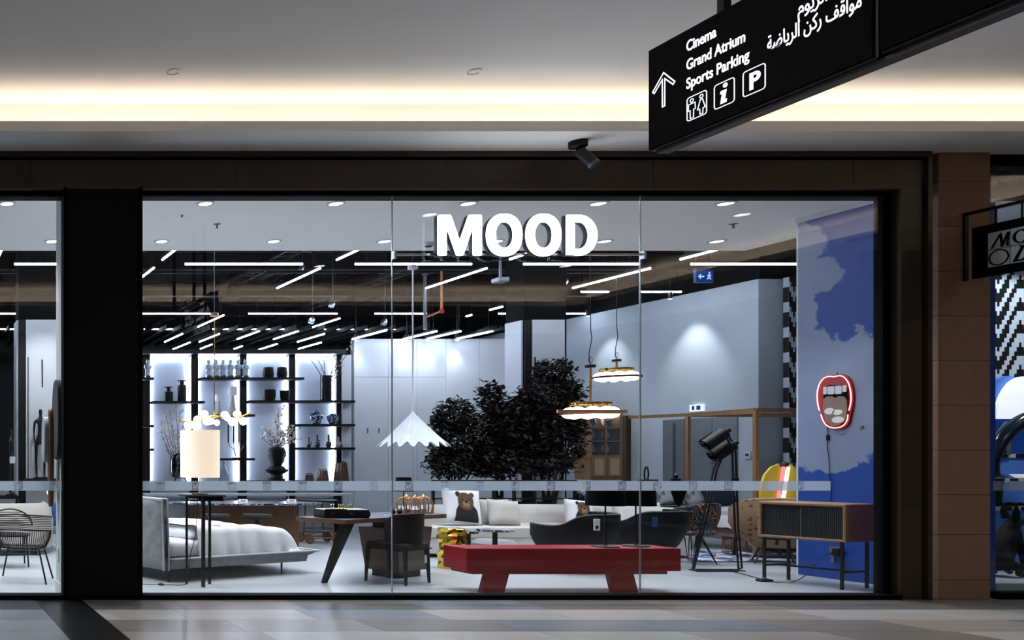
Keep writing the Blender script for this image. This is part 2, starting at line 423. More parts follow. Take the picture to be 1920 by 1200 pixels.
# --- black window frame, glass, frosted strip
win = thing('window_1', 'wide frameless shop window of three glass sheets in a black frame with a frosted strip', None, (0, 0, 0), kind='structure')
gz0, gz1 = PZ(1113, GY), PZ(368, GY)
B(-6, PX(1672, GY), 8.775, 8.86, gz1, zi+.1).build('head_frame', M_blackm, win)
B(-6, PX(1668, GY), 8.69, 8.86, 0, gz0).build('sill_frame', M_blackm, win)
B(PX(1650, GY), PX(1672, GY), 8.775, 8.86, gz0, gz1).build('jamb_frame', M_blackm, win)
gx = [PX(262, GY), PX(735, GY), PX(1200, GY), PX(1652, GY)]
for a, b in zip(gx[:-1], gx[1:]): B(a+.004, b-.004, GY-.006, GY+.006, gz0, gz1).build('glass_pane', M_glass, win)
for s in gx[1:3]: B(s-.004, s+.004, GY-.008, GY+.008, gz0, gz1).build('glass_joint', mat('silver_joint', '#aeb6bd', .25, .6), win)
win2 = thing('window_2', 'narrow shop window left of the dark column, one glass sheet with frosted strip', None, (0, 0, 0), kind='structure')
B(-3.5, PX(121, GY), GY-.006, GY+.006, gz0, gz1).build('glass_pane', M_glass, win2)
# logo cut-outs: a square of four letters (M o / O D) left clear in the frosting
def logo_loops(s, ox, oz, t=.06, frame=True):
    q = lambda pts: [(ox+x*s, oz+y*s) for x, y in pts]
    L = []
    if frame: L += [q([(0,0),(1,0),(1,1),(0,1)]), q([(t,t),(1-t,t),(1-t,1-t),(t,1-t)])]
    L.append(q([(.10,.53),(.17,.53),(.31,.80),(.31,.53),(.36,.53),(.46,.78),(.42,.53),(.49,.53),(.53,.93),(.46,.93),(.36,.68),(.35,.93),(.29,.93)]))
    L += [q(ell(.73, .72, .16, .19, 16)), q(ell(.73, .72, .10, .13, 16))]
    L += [q(ell(.29, .29, .19, .19, 16)), q(ell(.29, .29, .145, .145, 16))]
    L += [q([(.54,.10),(.74,.10),(.90,.22),(.93,.38),(.86,.47),(.64,.47)]), q([(.63,.15),(.73,.15),(.84,.24),(.87,.36),(.82,.43),(.70,.43)])]
    return L
bz0, bz1 = PZ(920, GY), PZ(902, GY)
pitch = PX(366.5, GY)-PX(300, GY); ls = .083
def strip(parent, x0, x1, first, ymax=99):
    loops = [[(x0, bz0), (x1, bz0), (x1, bz1), (x0, bz1)]]; x = first
    while x+ls < x1-.01:
        if x > x0+.01: loops += logo_loops(ls, x, bz0+.009)
        x += pitch
    me = shape_mesh(loops, .0004, 0, 'frosted_strip'); link('frosted_strip', me, M_frost, parent, mw=at(FACE_CAM, 0, GY-.0075, 0))
x0 = PX(293, GY)
strip(win, gx[0], gx[1]-.005, x0); 
k = math.ceil((gx[1]-x0)/pitch); strip(win, gx[1]+.005, gx[2]-.005, x0+k*pitch-.0)
k = math.ceil((gx[2]-x0)/pitch); strip(win, gx[2]+.005, PX(1556, GY), x0+k*pitch)
strip(win2, -3.4, PX(121, GY), x0-pitch*18)
# --- dark column between the windows
col = thing('column_panel', 'tall dark brown column between the narrow and the wide shop window', None, (0, 0, 0), kind='structure')
B(PX(122, 8.7), PX(264, 8.7), 8.70, 8.83, 0, zi+.02).build('panel', M_panel, col)
B(PX(119, 8.7), PX(126, 8.7), 8.69, 8.83, 0, zi+.02).build('edge_trim', M_blackm, col)
B(PX(260, 8.7), PX(267, 8.7), 8.69, 8.83, 0, zi+.02).build('edge_trim', M_blackm, col)
# --- stone pilaster of blocks
pil = thing('pilaster_stone', 'brown sandstone pilaster of stacked blocks right of the shop window', None, (PX(1760, 8.72), 8.72, 0), kind='structure')
pw = PX(1857, 8.72)-PX(1760, 8.72); ys = [288, 341, 424, 508, 592, 676, 760, 844, 928, 1003, 1088, 1125]
B(.004, pw-.004, .004, .4, 0, ZS).build('core', mat('stone_joint', '#3c2c22', .8), pil)
for a, b in zip(ys[:-1], ys[1:]):
    z1 = PZ(a, 8.72) if a != 288 else ZS; z0 = max(0.0, PZ(b, 8.72))
    MB().rbox(0, pw, 0, .405, z0+.002, z1-.002, .003, 1).build('stone_block', M_stone, pil)
# --- next shop window at far right (shell)
win3 = thing('window_3', 'neighbouring shop window right of the stone pilaster with black frame', None, (0, 0, 0), kind='structure')
x3 = PX(1857, 8.8)
B(x3, 16.6, 8.78, 8.86, PZ(310, GY), ZS).build('head_frame', M_blackm, win3)
B(x3, 16.6, 8.72, 8.86, 0, .07).build('sill_frame', M_blackm, win3)
B(x3, 16.6, GY-.006, GY+.006, .07, PZ(310, GY)).build('glass_pane', M_glass, win3)
strip(win3, x3+.02, 14.5, x3+.10)

# ================================================================ SETTING: inside the shop
ZF = 4.42            # front white ceiling of the shop
struct('floor_shop', B(-6, 18, 8.78, 26, -.1, 0), M_shopfloor, label='pale polished grey floor inside the shop')
struct('ceiling_front', MB().box(-6, 12.0, 8.86, 12.25, ZF, ZF+.2), M_ceil, label='lowered white ceiling with downlights behind the shop window')
struct('ceiling_deck', MB().box(-6, 18, 12.0, 26, 6.2, 6.4).box(12.0, 18, 8.86, 12.0, 6.2, 6.4), M_dkceil, label='high dark open ceiling deck at the back of the shop')
struct('wall_front_upper', B(-6, 18, 8.86, 8.96, gz1, 6.3), M_blackm, label='dark wall above the shop window seen from inside')
struct('wall_far', B(-6, 18, 26, 26.2, 0, 6.4), mat('black_far_wall', '#15171a', .8), label='black rear wall far behind the shelving')
struct('wall_left', B(-6.2, -6, 8.8, 26, 0, 6.4), M_white, label='white left wall of the shop')
struct('wall_end', B(18, 18.2, 8.8, 26, 0, 6.4), M_white, label='white right end wall of the shop')
# partition behind the tree: white wall panels with thin joints
YB = 16.7
wb = thing('wall_back', 'white panelled partition wall behind the tree and pendant lamp', None, (0, 0, 0), kind='structure')
M_wallp = mat('grey_white_panel', '#c2c7cc', .6, var=.04, scale=1.2)
B(PX(664, YB), PX(1000, YB), YB+.02, YB+.14, 0, 3.77).build('core', mat('joint_grey', '#7d848c', .8), wb)
vx = [664, 728, 734, 775, 782, 836, 899, 960, 1000]; ztop = PZ(635, YB)
for a, b in zip(vx[:-1], vx[1:]):
    zs = [0, .82, PZ(707, YB), ztop] if b <= 840 else [0, ztop]
    for c, d in zip(zs[:-1], zs[1:]):
        B(PX(a, YB)+.004, PX(b, YB)-.004, YB, YB+.03, c+.004, d-.004).build('wall_panel', M_wallp, wb)
for p in (688, 709): MB().tube([(PX(p, YB), YB-.03, PZ(803, YB)), (PX(p, YB), YB-.03, PZ(812, YB))], .009, 6).build('door_handle', M_black, wb)
struct('wall_left_partition', B(-6, PX(664, YB), YB, YB+.12, 0, .98), M_wallp, label='white low wall under the lit shelving')
# column behind the tree and column in the left window
def clad_column(nm, x0, x1, label):
    t = thing(nm, label, None, (x0, 14.5, 0), kind='structure'); wdt = x1-x0
    zt_ = PZ(600, 14.5)
    B(0, wdt, 0, .45, 0, 6.2).build('core', M_blackm, t)
    B(.12, wdt-.05, -.03, .02, 0, zt_).build('front_panel', M_wallp, t)
    B(-.03, .0, .03, .43, 0, zt_).build('side_panel', M_wallp, t)
    B(.0, .11, -.02, .02, 0, zt_).build('corner_post', M_black, t)
    for q in (.15, wdt-.09): B(q, q+.012, -.045, -.03, .9, PZ(670, 14.5)).build('slot_channel', M_black, t)
    return t
clad_column('column_back', PX(983, 14.5), PX(1062, 14.5), 'white clad column with black corner posts behind the tree')
clad_column('column_left', PX(35, 14.5), PX(35, 14.5)+1.05, 'white clad column with a black post seen through the narrow window')
# stub wall behind the dark column
sw = struct('wall_stub', B(1.6, 2.35, 8.9, 9.3, 0, ZF), M_white, label='white stub wall beside the narrow window')
B(1.588, 1.6, 8.9, 9.3, 0, .12).build('baseboard', mat('white_skirting', '#d2d5d8', .5), sw)
B(1.592, 1.6, 9.12, 9.2, .34, .48).build('socket_plate', MATS['white_skirting'], sw)
# right: long grey wall, return wall
M_greyw = mat('cool_grey_plaster', '#a9b2b9', .75, var=.05, scale=.8)
XW = 14.5; YN = XW*F/1592; zg = PZ(523, YN)
wr = struct('wall_right', B(XW, XW+.2, YN-.001, 22, 0, zg), M_greyw, label='long cool grey side wall with metal doors behind the canopy bed')
struct('wall_return', B(XW+.2, PX(1476, YN), YN, YN+.2, 0, zg), M_greyw, label='short grey return wall beside the zigzag panel')
struct('wall_right_upper', MB().box(XW+.02, XW+.18, YN, 22, zg, 6.2).box(XW+.2, 18, YN+.02, YN+.18, zg, 6.2), M_blackm, label='black upper zone above the grey wall')
# metal double door and dark recess in the grey wall
d1 = thing('door_1', 'double leaf steel door in the grey wall behind the floor lamp', None, (XW, 0, 0), kind='structure')
M_steel = mat('satin_steel_door', '#878c93', .35, .5, var=.06, scale=3)
ya, yb, yc = XW*F/(1296+170), XW*F/(1337+170), XW*F/(1384+170)
B(-.02, 0, yb+.004, ya, 0, 2.17).build('door_leaf', M_steel, d1); B(-.02, 0, yc, yb-.004, 0, 2.17).build('door_leaf', M_steel, d1)
d2 = thing('door_2', 'dark grey doorway recess left of the steel door', None, (XW, 0, 0), kind='structure')
yd, ye = XW*F/(1244+170), XW*F/(1288+170)
B(-.015, 0, ye, yd, 0, 2.17).build('recess_panel', mat('recess_grey', '#5d646b', .6), d2)
B(-.03, 0, (yd+ye)/2-.02, (yd+ye)/2+.02, 0, 2.1).build('recess_post', mat('recess_dark', '#3a4046', .6), d2)
B(-.05, 0, ye-.05, ye, 0, 2.19).build('door_frame', M_oak, d2)
# zigzag printed walls
def zig(nm, bw, bh, c, axis):
    g = NT(nm, .5); u = g.x if axis == 'x' else g.y
    ix = g.f('FLOOR', g.f('DIVIDE', u, bw)); iz = g.f('FLOOR', g.f('DIVIDE', g.z, bh))
    tri = g.f('PINGPONG', g.f('ADD', ix, c), 9.0)
    v = g.f('FLOORED_MODULO', g.f('SUBTRACT', iz, g.f('MULTIPLY', tri, 1.0)), 5.0)
    k = g.f('GREATER_THAN', v, 2.5); return g.out(g.mix(k, '#0a0a0c', '#b4bcc6'))
struct('wall_zigzag', B(PX(1474, 14.45), 15.6, 14.4, 14.5, 0, PZ(519, 14.4)), zig('zigzag_print_narrow', .032, .085, 2, 'x'), label='narrow wall strip with black and white stepped zigzag print')
struct('wall_zigzag_neighbour', B(12.4, 16.6, 10.45, 10.55, 0, 4.3), zig('zigzag_print', .03, .055, 6, 'x'), label='black and white stepped zigzag wall inside the neighbouring window')
struct('ceiling_neighbour', B(11.3, 16.6, 8.86, 10.6, 4.3, 4.4), M_ceil, label='white ceiling of the neighbouring window')
# mural wall
XM = 11.04; YE = 10.6
g = NT('sky_mural_print', .55)
nz = g.noise(5.5, 5, rough=.62); dz = g.f('MULTIPLY', g.f('SUBTRACT', nz, .5), .95)
nz2 = g.noise(9, 4); dz = g.f('ADD', dz, g.f('MULTIPLY', g.f('SUBTRACT', nz2, .5), .16))
best = None
for (cy, cz, ry, rz_) in ((10.62, 4.02, .33, .36), (10.4, 3.66, .3, .24), (10.62, 3.25, .26, .5), (10.55, 2.75, .4, .3), (10.2, 2.3, .9, .62), (9.85, 2.35, .5, .58), (9.5, 2.2, .5, .6), (10.3, 1.62, .6, .36), (9.75, 1.9, .6, .3), (10.2, 1.45, .32, .2)):
    a = g.f('DIVIDE', g.f('SUBTRACT', g.y, cy), ry); b = g.f('DIVIDE', g.f('SUBTRACT', g.z, cz), rz_)
    d = g.f('SUBTRACT', 1.0, g.f('SQRT', g.f('ADD', g.f('MULTIPLY', a, a), g.f('MULTIPLY', b, b))))
    best = d if best is None else g.f('MAXIMUM', best, d)
k = g.f('MULTIPLY', g.f('ADD', g.f('ADD', best, dz), .02), 9.0, clamp=True)
sky = g.mix(g.noise(.8, 2), '#00398a', '#004098')
cl = g.mix(g.f('MULTIPLY', g.noise(1.6, 4), 1.0), '#66769a', '#8f9bb0')
M_mural = g.out(g.mix(k, sky, cl))
wm = struct('wall_mural', B(XM, XM+.25, 8.87, YE, 0, ZF-.06), M_mural, label='wall with a printed blue sky and grey cloud mural')
B(XM-.02, XM+.25, 8.87, YE+.01, ZF-.06, ZF).build('cornice', M_white, wm)
B(XM+.0, XM+.27, YE, YE+.02, 0, ZF-.06).build('end_cap', M_white, wm)
# ================================================================ LAMPS IN THE CEILING
def downlight(px, py, row, i):
    y = YZ(py, ZF); t = thing('ceiling_downlight', '%s from the left of the round downlights, %s row of the white ceiling' % (ORD[i], row), 'downlight', (PX(px, y), y, ZF), group='shop downlights')
    MB().lathe([(.075, -.012), (.1, -.008), (.105, 0), (.075, 0)], n=20, cap=False).build('ring', M_white, t, True)
    MB().lathe([(.075, -.006), (.075, 0)], n=20).build('lens', M_lens, t)
    l = D.lights.new('downlight_lamp', 'SPOT'); l.energy = DOWN_E; l.spot_size = 1.75; l.spot_blend = .7; l.shadow_soft_size = .07; l.color = (.88, .94, 1)
    lo = D.objects.new('downlight_lamp', l); C.objects.link(lo); lo.parent = t; lo.location = (0, 0, -.03)
M_lens = mat('lit_downlight_lens', '#ffffff', .5, emit='#f4f8ff', es=14)
for i, px in enumerate((-232, -110, 13, 141, 385, 630, 878, 1122, 1361)): downlight(px, 381, 'front', i)  # unseen leftmost lamps carry the row on, added to brighten the left
for i, px in enumerate((-320, -112, 97, 303, 513, 721, 930, 1133, 1344)): downlight(px, 452, 'rear', i)  # again with unseen leftmost lamps added for the left side
for px, py, nm in ((407, 420, 'left'), (1375, 420, 'right')):
    y = YZ(py, ZF); t = thing('ceiling_sprinkler', 'small dark sprinkler head in the white shop ceiling, the %s one' % nm, 'sprinkler', (PX(px, y), y, ZF), group='shop sprinklers')
    MB().lathe([(.0, -.004), (.045, -.004), (.045, 0)], n=14).build('plate', M_grey, t); MB().lathe([(.006, -.05), (.012, -.045), (.01, -.004)], n=8).build('head', M_grey, t)
    MB().lathe([(0, -.055), (.022, -.053), (0, -.05)], n=10).build('deflector', M_grey, t)
y = YZ(455, ZF); t = thing('smoke_detector', 'small white smoke detector in the shop ceiling left of the sign letters', 'detector', (PX(804, y), y, ZF))
MB().lathe([(.05, -.05), (.06, -.04), (.065, 0)], n=14).build('body', M_white, t, True); MB().lathe([(.035, -.062), (.05, -.05)], n=10).build('grille', M_black, t)
y = YZ(403, ZF); t = thing('ceiling_sensor', 'tiny dark sensor stub in the white shop ceiling near the column', 'sensor', (PX(340, y), y, ZF))
MB().tube([(0, 0, -.03), (.02, .0, 0)], .008, 6).build('stub', M_black, t); MB().lathe([(.012, -.004), (.012, 0)], n=8).build('base', M_grey, t)

# tube lamps: (row label, list of (px1, py1, px2, py2), height)
TUBES = [
 ('crosswise tube lights, front row', [(-292,495,-72,495),(27,495,247,495),(347,495,567,495),(666,495,884,495),(982,495,1200,495),(1296,495,1514,495)], 4.5),  # first tube is unseen, added to brighten the left side
 ('short crosswise tube lights before the grey wall', [(1090,547,1141,547),(1200,547,1277,547)], 4.5),
 ('crosswise tube lights, middle row', [(-90,588,38,588),(267,588,394,588),(466,588,632,588),(703,588,800,588),(935,588,1000,588),(1051,588,1101,588)], 4.5),
 ('crosswise tube lights, rear row', [(-60,617,30,617),(270,617,335,617),(399,617,544,617),(608,617,755,617),(875,617,948,617)], 4.5),
 ('slanting tube lights right behind the white ceiling edge', [(-10,486,8,470),(303,487,332,467),(631,487,676,467),(954,486,1010,469),(1276,486,1346,468)], 4.5),
 ('long slanting tube lights across the dark ceiling', [(-75,540,-30,503),(262,522,290,502),(520,540,600,503),(800,540,912,503),(1075,540,1218,503)], 4.5),
 ('slanting tube lights deep in the dark ceiling', [(372,613,418,591),(585,614,636,597),(875,593,884,590.5),(918,581,943,575)], 4.5),
 ('slanting tube lights ending above the white partition', [(665,636,720,619),(757,636,818,621),(800,636,862,621),(857,636,920,621)], 3.75),
 ('short slanting tube lights, upper rear row', [(310,641,341,626),(375,641,410,626),(446,636,485,621),(515,636,557,621),(560,641,606,626)], 4.3),
 ('short slanting tube lights, lower rear row', [(325,655,355,642),(377,654,396,646),(439,654,454,649),(486,656,517,645),(561,654,601,642)], 4.3),
]
for row, lst, Z in TUBES:
    for i, (a, b, c, d) in enumerate(lst):
        y1, y2 = YZ(b, Z), YZ(d, Z); p = Vector((PX(a, y1), y1, Z)); q = Vector((PX(c, y2), y2, Z))
        if abs(b-d) > .5: q.x = p.x = (p.x+q.x)/2
        t = thing('tube_light', '%s from the left of the %s' % (ORD[i], row), 'tube light', ((p.x+q.x)/2, (p.y+q.y)/2, Z), group='linear tube lights')
        r = .015
        MB().tube([p, q], r, 8).build('tube', M_tube, t, True, world=True)
        dirv = (q-p).normalized(); up = Vector((0, 0, .026))
        MB().bar(p+up, q+up, .036, .03).build('housing', M_black, t, world=True)
        zz = min(6.2, 5.0 if Z < 4 else 6.2)
        for f in (.1, .9):
            s = p.lerp(q, f); MB().tube([s+up, (s.x, s.y, zz)], .0035, 4).build('suspension_wire', M_black, t, world=True)
# wall washers above the partition and the grey wall
def washer(x, y, z, tx, ty, tz, label, e, size=1.2):
    t = thing('wall_washer_spot', label, 'spotlight', (x, y, z), group='wall washer spotlights')
    MB().lathe([(.03, -.08), (.04, 0), (.03, .05)], n=12).build('can', M_black, t, True); MB().lathe([(.028, -.082), (.028, -.078)], n=12).build('lens', M_lens, t)
    MB().tube([(0, 0, .05), (0, 0, .3)], .008, 6).build('stem', M_black, t)
    l = D.lights.new('washer_lamp', 'SPOT'); l.energy = e; l.spot_size = size; l.spot_blend = .8; l.shadow_soft_size = .04; l.color = (.88, .94, 1)
    lo = D.objects.new('washer_lamp', l); C.objects.link(lo); lo.parent = t; lo.location = (0, 0, -.1)
    lo.rotation_euler = (Vector((tx, ty, tz))-Vector((x, y, z))).to_track_quat('-Z', 'Y').to_euler()
for i, px in enumerate((668, 763, 801, 857)):
    washer(PX(px, 16.55), 16.55, 3.80, PX(px, 16.7), 16.7, 3.1, '%s from the left of the small spotlights washing the white partition' % ORD[i], 22, 1.1)
washer(XW-.5, 15.7, 4.45, XW, 15.72, 2.9, 'spotlight washing the grey side wall above the steel door', 105, 1.2)
washer(XW-.5, 17.6, 4.45, XW, 17.6, 2.9, 'spotlight washing the grey side wall behind the hanging globe lamps', 75, 1.2)
washer(2.3, 13.2, 4.3, 2.3, 14.5, 2.2, 'unseen spotlight added to brighten the white column in the narrow window', 170, 1.2)  # added lamp, makes up for the lack of tubes near this column
# ---------------------------------------------------------------- dark ceiling services
def beam(label, a, b, w, h):
    c = (Vector(a)+Vector(b))/2; t = thing('roof_beam', label, 'beam', c, group='roof beams')
    mb = MB().bar((a[0], a[1], a[2]+h/2), (b[0], b[1], b[2]+h/2), w, .03).bar((a[0], a[1], a[2]-h/2), (b[0], b[1], b[2]-h/2), w, .03); mb.build('flange', M_blackm, t, world=True)
    MB().bar(a, b, .03, h).build('web', M_blackm, t, world=True)
for i, (Y, Z) in enumerate(((12.9, 5.2), (15.4, 4.98), (17.6, 4.92), (20.5, 5.0), (23, 5.0))):
    beam('%s from the window of the black crosswise roof beams' % ORD[i], (-5.9, Y, Z), (14.3, Y, Z), .16, .26)
for i, x in enumerate((2.2, 3.4, 5.0, 8.9, 11.8)):
    beam('%s from the left of the black lengthwise roof beams' % ORD[i], (x, 12.5, 5.6), (x, 25.9, 5.6), .14, .22)
for i, (x, z, r, lb) in enumerate(((8.1, 5.78, .24, 'fat black ventilation duct running away above the partition'), (11.1, 5.78, .2, 'slim black ventilation duct behind the sign letters'))):
    t = thing('ventilation_duct', lb, 'duct', (x, 18, z), group='ventilation ducts')
    MB().tube([(0, -5.4, 0), (0, 7.9, 0)], r, 16).build('duct', M_black, t, True)
    for yy in range(-5, 8, 2): MB().lathe([(r+.012, -.02), (r+.012, .02)], n=16).xf(Matrix.Translation((0, yy, 0)) @ Matrix.Rotation(PI/2, 4, 'X')).build('duct_collar', M_blackm, t)
    for yy in (-4, 0, 4): MB().tube([(0, yy, r), (0, yy, 6.2-z)], .01, 5).build('hanger', M_black, t)
for i, (x, z) in enumerate(((3.0, 5.05), (6.4, 4.9), (9.3, 4.95))):
    t = thing('cable_tray', '%s from the left of the black ladder cable trays under the roof' % ORD[i], 'cable tray', (x, 18, z), group='cable trays')
    for s in (-.14, .14): B(s-.008, s+.008, -5, 7.9, -.03, .03).build('side_rail', M_black, t)
    mb = MB()
    for k in range(42): mb.box(-.14, .14, -5+k*.31, -4.98+k*.31, -.02, -.005)
    mb.build('rungs', M_black, t)
for i, (Y, z) in enumerate(((14.6, 5.4), (16.6, 5.05), (19, 5.2))):
    t = thing('sprinkler_pipe', '%s from the window of the thin black crosswise pipes under the roof' % ORD[i], 'pipe', (4, Y, z), group='service pipes')
    MB().tube([(-9, 0, 0), (10, 0, 0)], .025, 6).build('pipe', M_black, t)
    for k in range(9): MB().tube([(-8+k*2.1, 0, 0), (-8+k*2.1, 0, 6.2-z)], .007, 4).build('hanger', M_black, t)
M_copper = mat('orange_pipe', '#a2613c', .5); M_redp = mat('red_elbow', '#b1161c', .4)
Y = 15.5; t = thing('fire_pipe', 'orange fire pipe with red elbow dropping from the dark ceiling', 'pipe', (PX(828, Y), Y, PZ(583, Y)))
MB().tube([(0, 0, 0), (0, 0, 1.4)], .022, 8).build('riser', M_copper, t, True); MB().tube([(0, 0, 0), (-.3, .0, -.12)], .018, 8).build('branch', M_copper, t, True); MB().ball((0, 0, 0), .045, 10, 8).build('elbow', M_redp, t, True)
t = thing('grey_conduit', 'grey vertical conduit hanging beside the orange fire pipe', 'pipe', (PX(797, Y), Y, PZ(618, Y)))
MB().tube([(0, 0, 0), (0, 0, PZ(516, Y)-PZ(618, Y))], .03, 8).build('conduit', M_grey, t, True); MB().lathe([(.05, 0), (.05, .03)], n=10).sh(0, 0, PZ(516, Y)-PZ(618, Y)).build('flange', M_grey, t)
Y = 14.0; t = thing('ceiling_projector', 'dark projector on a ceiling bracket below the sign letters', 'projector', (PX(938, Y), Y, PZ(530, Y)))
MB().rbox(-.09, .09, -.1, .1, 0, .08, .02).build('body', M_grey, t); MB().tube([(0, 0, .08), (0, 0, .35), (.0, 0, .9)], .02, 6).build('pole', M_grey, t); MB().box(-.13, .13, -.02, .02, .36, .38).build('bracket', M_black, t)
for i, (px, py) in enumerate(((567, 497), (586, 597), (624, 567), (722, 600), (1061, 523))):
    Y = 14.8; t = thing('track_spot', '%s from the left of the small pale spotlights hanging in the dark ceiling' % ORD[i], 'spotlight', (PX(px, Y), Y, PZ(py, Y)), group='small ceiling spots')
    MB().lathe([(.045, -.09), (.05, -.02), (.02, .02)], n=10).xf(Matrix.Rotation(.4, 4, 'Y')).build('can', M_chrome, t, True); MB().tube([(0, 0, .02), (0, 0, 6.2-PZ(py, Y))], .007, 4).build('stem', M_black, t)
# slatted low ceiling over the rear space
sl = thing('ceiling_slats', 'black slatted lower ceiling over the rear space behind the shelving', None, (0, 0, 0), kind='structure')
me = B(0, .05, 0, 3.2, 0, .09).mesh('slat'); me.materials.append(M_blackm)
for i in range(52): link('slat', me, None, sl, (-3+i*.33, 19.6, 4.42))
# hanging exit sign
M_exit = mat('lit_blue_exit', '#16305c', .3, emit='#2c62c8', es=.15); M_exitw = mat('lit_exit_symbol', '#8fb8ff', .3, emit='#8fb8ff', es=.9)
Y = 13.0; t = thing('exit_sign', 'hanging blue lit exit sign with arrow and running figure in front of the grey wall', 'exit sign', (PX(1319, Y), Y, PZ(530, Y)))
hw = .135; hh = .19
MB().rbox(-hw, hw, -.02, .02, 0, hh, .008).build('case', M_exit, t)
link('arrow', shape_mesh([[(-.1,.09),(-.06,.13),(-.06,.1),(-.01,.1),(-.01,.08),(-.06,.08),(-.06,.05)]], .002), M_exitw, t, mw=at(FACE_CAM, 0, -.022, 0))
link('running_figure', shape_mesh([ell(.07,.145,.014,.014,10), [(.05,.12),(.09,.12),(.1,.1),(.085,.1),(.08,.08),(.1,.045),(.085,.04),(.066,.07),(.045,.045),(.03,.05),(.05,.08),(.055,.1),(.035,.095)]], .002), M_exitw, t, mw=at(FACE_CAM, 0, -.022, 0))
MB().box(-hw, hw, -.03, .03, hh, hh+.03).build('top_rail', M_black, t)
for s in (-.12, .12): MB().tube([(s, 0, hh+.03), (s, 0, 6.2-PZ(530, Y))], .004, 4).build('suspension_wire', M_black, t)
yy = XW*F/(1310+170); t = thing('exit_sign', 'small lit exit sign on the grey wall above the steel door', 'exit sign', (XW-.03, yy, PZ(771, yy)))
B(-.03, .03, -.12, .12, 0, .12).build('case', mat('lit_exit_white', '#dfe8f5', .4, emit='#dfe8ff', es=.9), t)
for a, b in ((-.1, -.02), (.02, .07)): B(-.033, -.03, a, b, .02, .1).build('symbol', M_exit, t)
yy = XW*F/(1404+170); t = thing('thermostat', 'small white wall thermostat with dark screen right of the steel door', 'thermostat', (XW, yy, PZ(861, yy)))
MB().rbox(-.03, 0, -.05, .05, 0, .13, .008).build('case', M_white, t); B(-.033, -.03, -.03, .03, .05, .1).build('screen', mat('navy_screen', '#1d3a6e', .3), t)
# ================================================================ SIGNS ON THE MALL SIDE
# MOOD letters on a rail in front of the glass
SY = 8.68
M_face = mat('lit_white_letter_face', '#ffffff', .4, emit='#f2f7ff', es=9.0)
M_ret = mat('dark_letter_return', '#1c2023', .4, var=.1)
sg = thing('shop_sign', 'white lit block letters MOOD on a thin rail across the middle window sheet', 'sign', (0, 0, 0))
s1 = F/SY
def lx(px): return PX(px, SY)
def lz(py): return PZ(py, SY)
def rnd(loop, r=.018, n=3):
    out = []; m = len(loop)
    for i in range(m):
        p, a, b = Vector(loop[i]), Vector(loop[i-1]), Vector(loop[(i+1) % m])
        u = (a-p); v = (b-p); k = min(r, u.length*.45, v.length*.45); u = p+u.normalized()*k; v = p+v.normalized()*k
        for j in range(n+1):
            t = j/n; q = u*(1-t)**2+p*2*t*(1-t)+v*t*t; out.append((q.x, q.y))
    return out
zt_, zb_ = lz(403), lz(479)
def PL(pts): return [(lx(a), lz(b)) for a, b in pts]
letters = [
 [rnd(PL([(821,479),(821,403),(845,403),(862,452),(879,403),(903,403),(903,479),(887,479),(887,424),(868,479),(856,479),(837,424),(837,479)]), .016)],
 [ell(lx(945.5), lz(440.5), lx(979)-lx(945.5), .215, 40, p=2.25), ell(lx(945.5), lz(440.5), lx(962)-lx(945.5), .132, 32, p=2.2)],
 [ell(lx(1019), lz(440.5), lx(1052)-lx(1019), .215, 40, p=2.25), ell(lx(1019), lz(440.5), lx(1035.5)-lx(1019), .132, 32, p=2.2)],
 [rnd(PL([(1062,479),(1062,403)]), .0) if False else rnd(PL([(1062,479),(1062,403),(1085,403)]), .012)[:-1]+[(lx(1086)+(lx(1120)-lx(1086))*math.sin(a), lz(441)+.206*math.cos(a)) for a in [PI*i/14 for i in range(15)]],
  PL([(1077,467),(1077,416)])+[(lx(1086)+(lx(1103)-lx(1086))*math.sin(a), lz(441.5)+.137*math.cos(a)) for a in [PI*i/12 for i in range(13)]]],
]
for lp in letters:
    o = link('letter', shape_mesh(lp, .028, .003, 'letter'), M_ret, sg, mw=at(FACE_CAM, 0, SY+.036, 0))
    f = link('letter_face', shape_mesh(lp, .004, .002, 'letter_face'), M_face, o, mw=Matrix.Translation((0, 0, .034)))
B(gx[1], gx[2], 8.752, 8.772, PZ(478.5, 8.75), PZ(475, 8.75)).build('rail', M_chrome, sg)
for x in (gx[1], gx[2]): B(x-.012, x+.012, 8.735, 8.79, PZ(485, 8.75), PZ(470, 8.75)).build('rail_clamp', M_chrome, sg)

# hanging wayfinding sign, at right angles to the shop front
XS = 4.41
M_signb = mat('black_sign_face', '#030303', .8, spec=.1); M_signf = mat('dark_grey_sign_edge', '#3b3d40', .4, .6)
M_lett = mat('lit_sign_lettering', '#ffffff', .5, emit='#f3f6ff', es=.95)
def sy(px): return XS*F/(px+170)
ZB, ZT = 3.275, 3.885
hs = thing('wayfinding_sign', 'long black hanging direction sign with white arrow, icons and English and Arabic lettering', 'sign', (XS, sy(1213), ZB))
def panel(y1, y0, dz, parent, nm):   # y1 far end, y0 near end
    o = MB().rbox(.012, .12, y0-sy(1213), y1-sy(1213), dz, ZT-ZB+dz, .006, 1).build(nm, M_signf, parent)
    MB().rbox(0, .014, y0-sy(1213)+.008, y1-sy(1213)-.008, dz+.008, ZT-ZB+dz-.008, .004, 1).build('face', M_signb, o); return o
p1_ = panel(sy(1213), sy(1640), 0, hs, 'sign_panel'); p2_ = panel(sy(1645), sy(1645)-1.2, .012, hs, 'sign_panel')
B(.03, .1, -2.4, -.03, -.02, 0).build('bottom_rail', M_signf, hs)
for yy in (-.42, -.9, -1.9): B(.04, .08, yy-.02, yy+.02, ZT-ZB, ZC-ZB).build('hanger', M_black, hs)
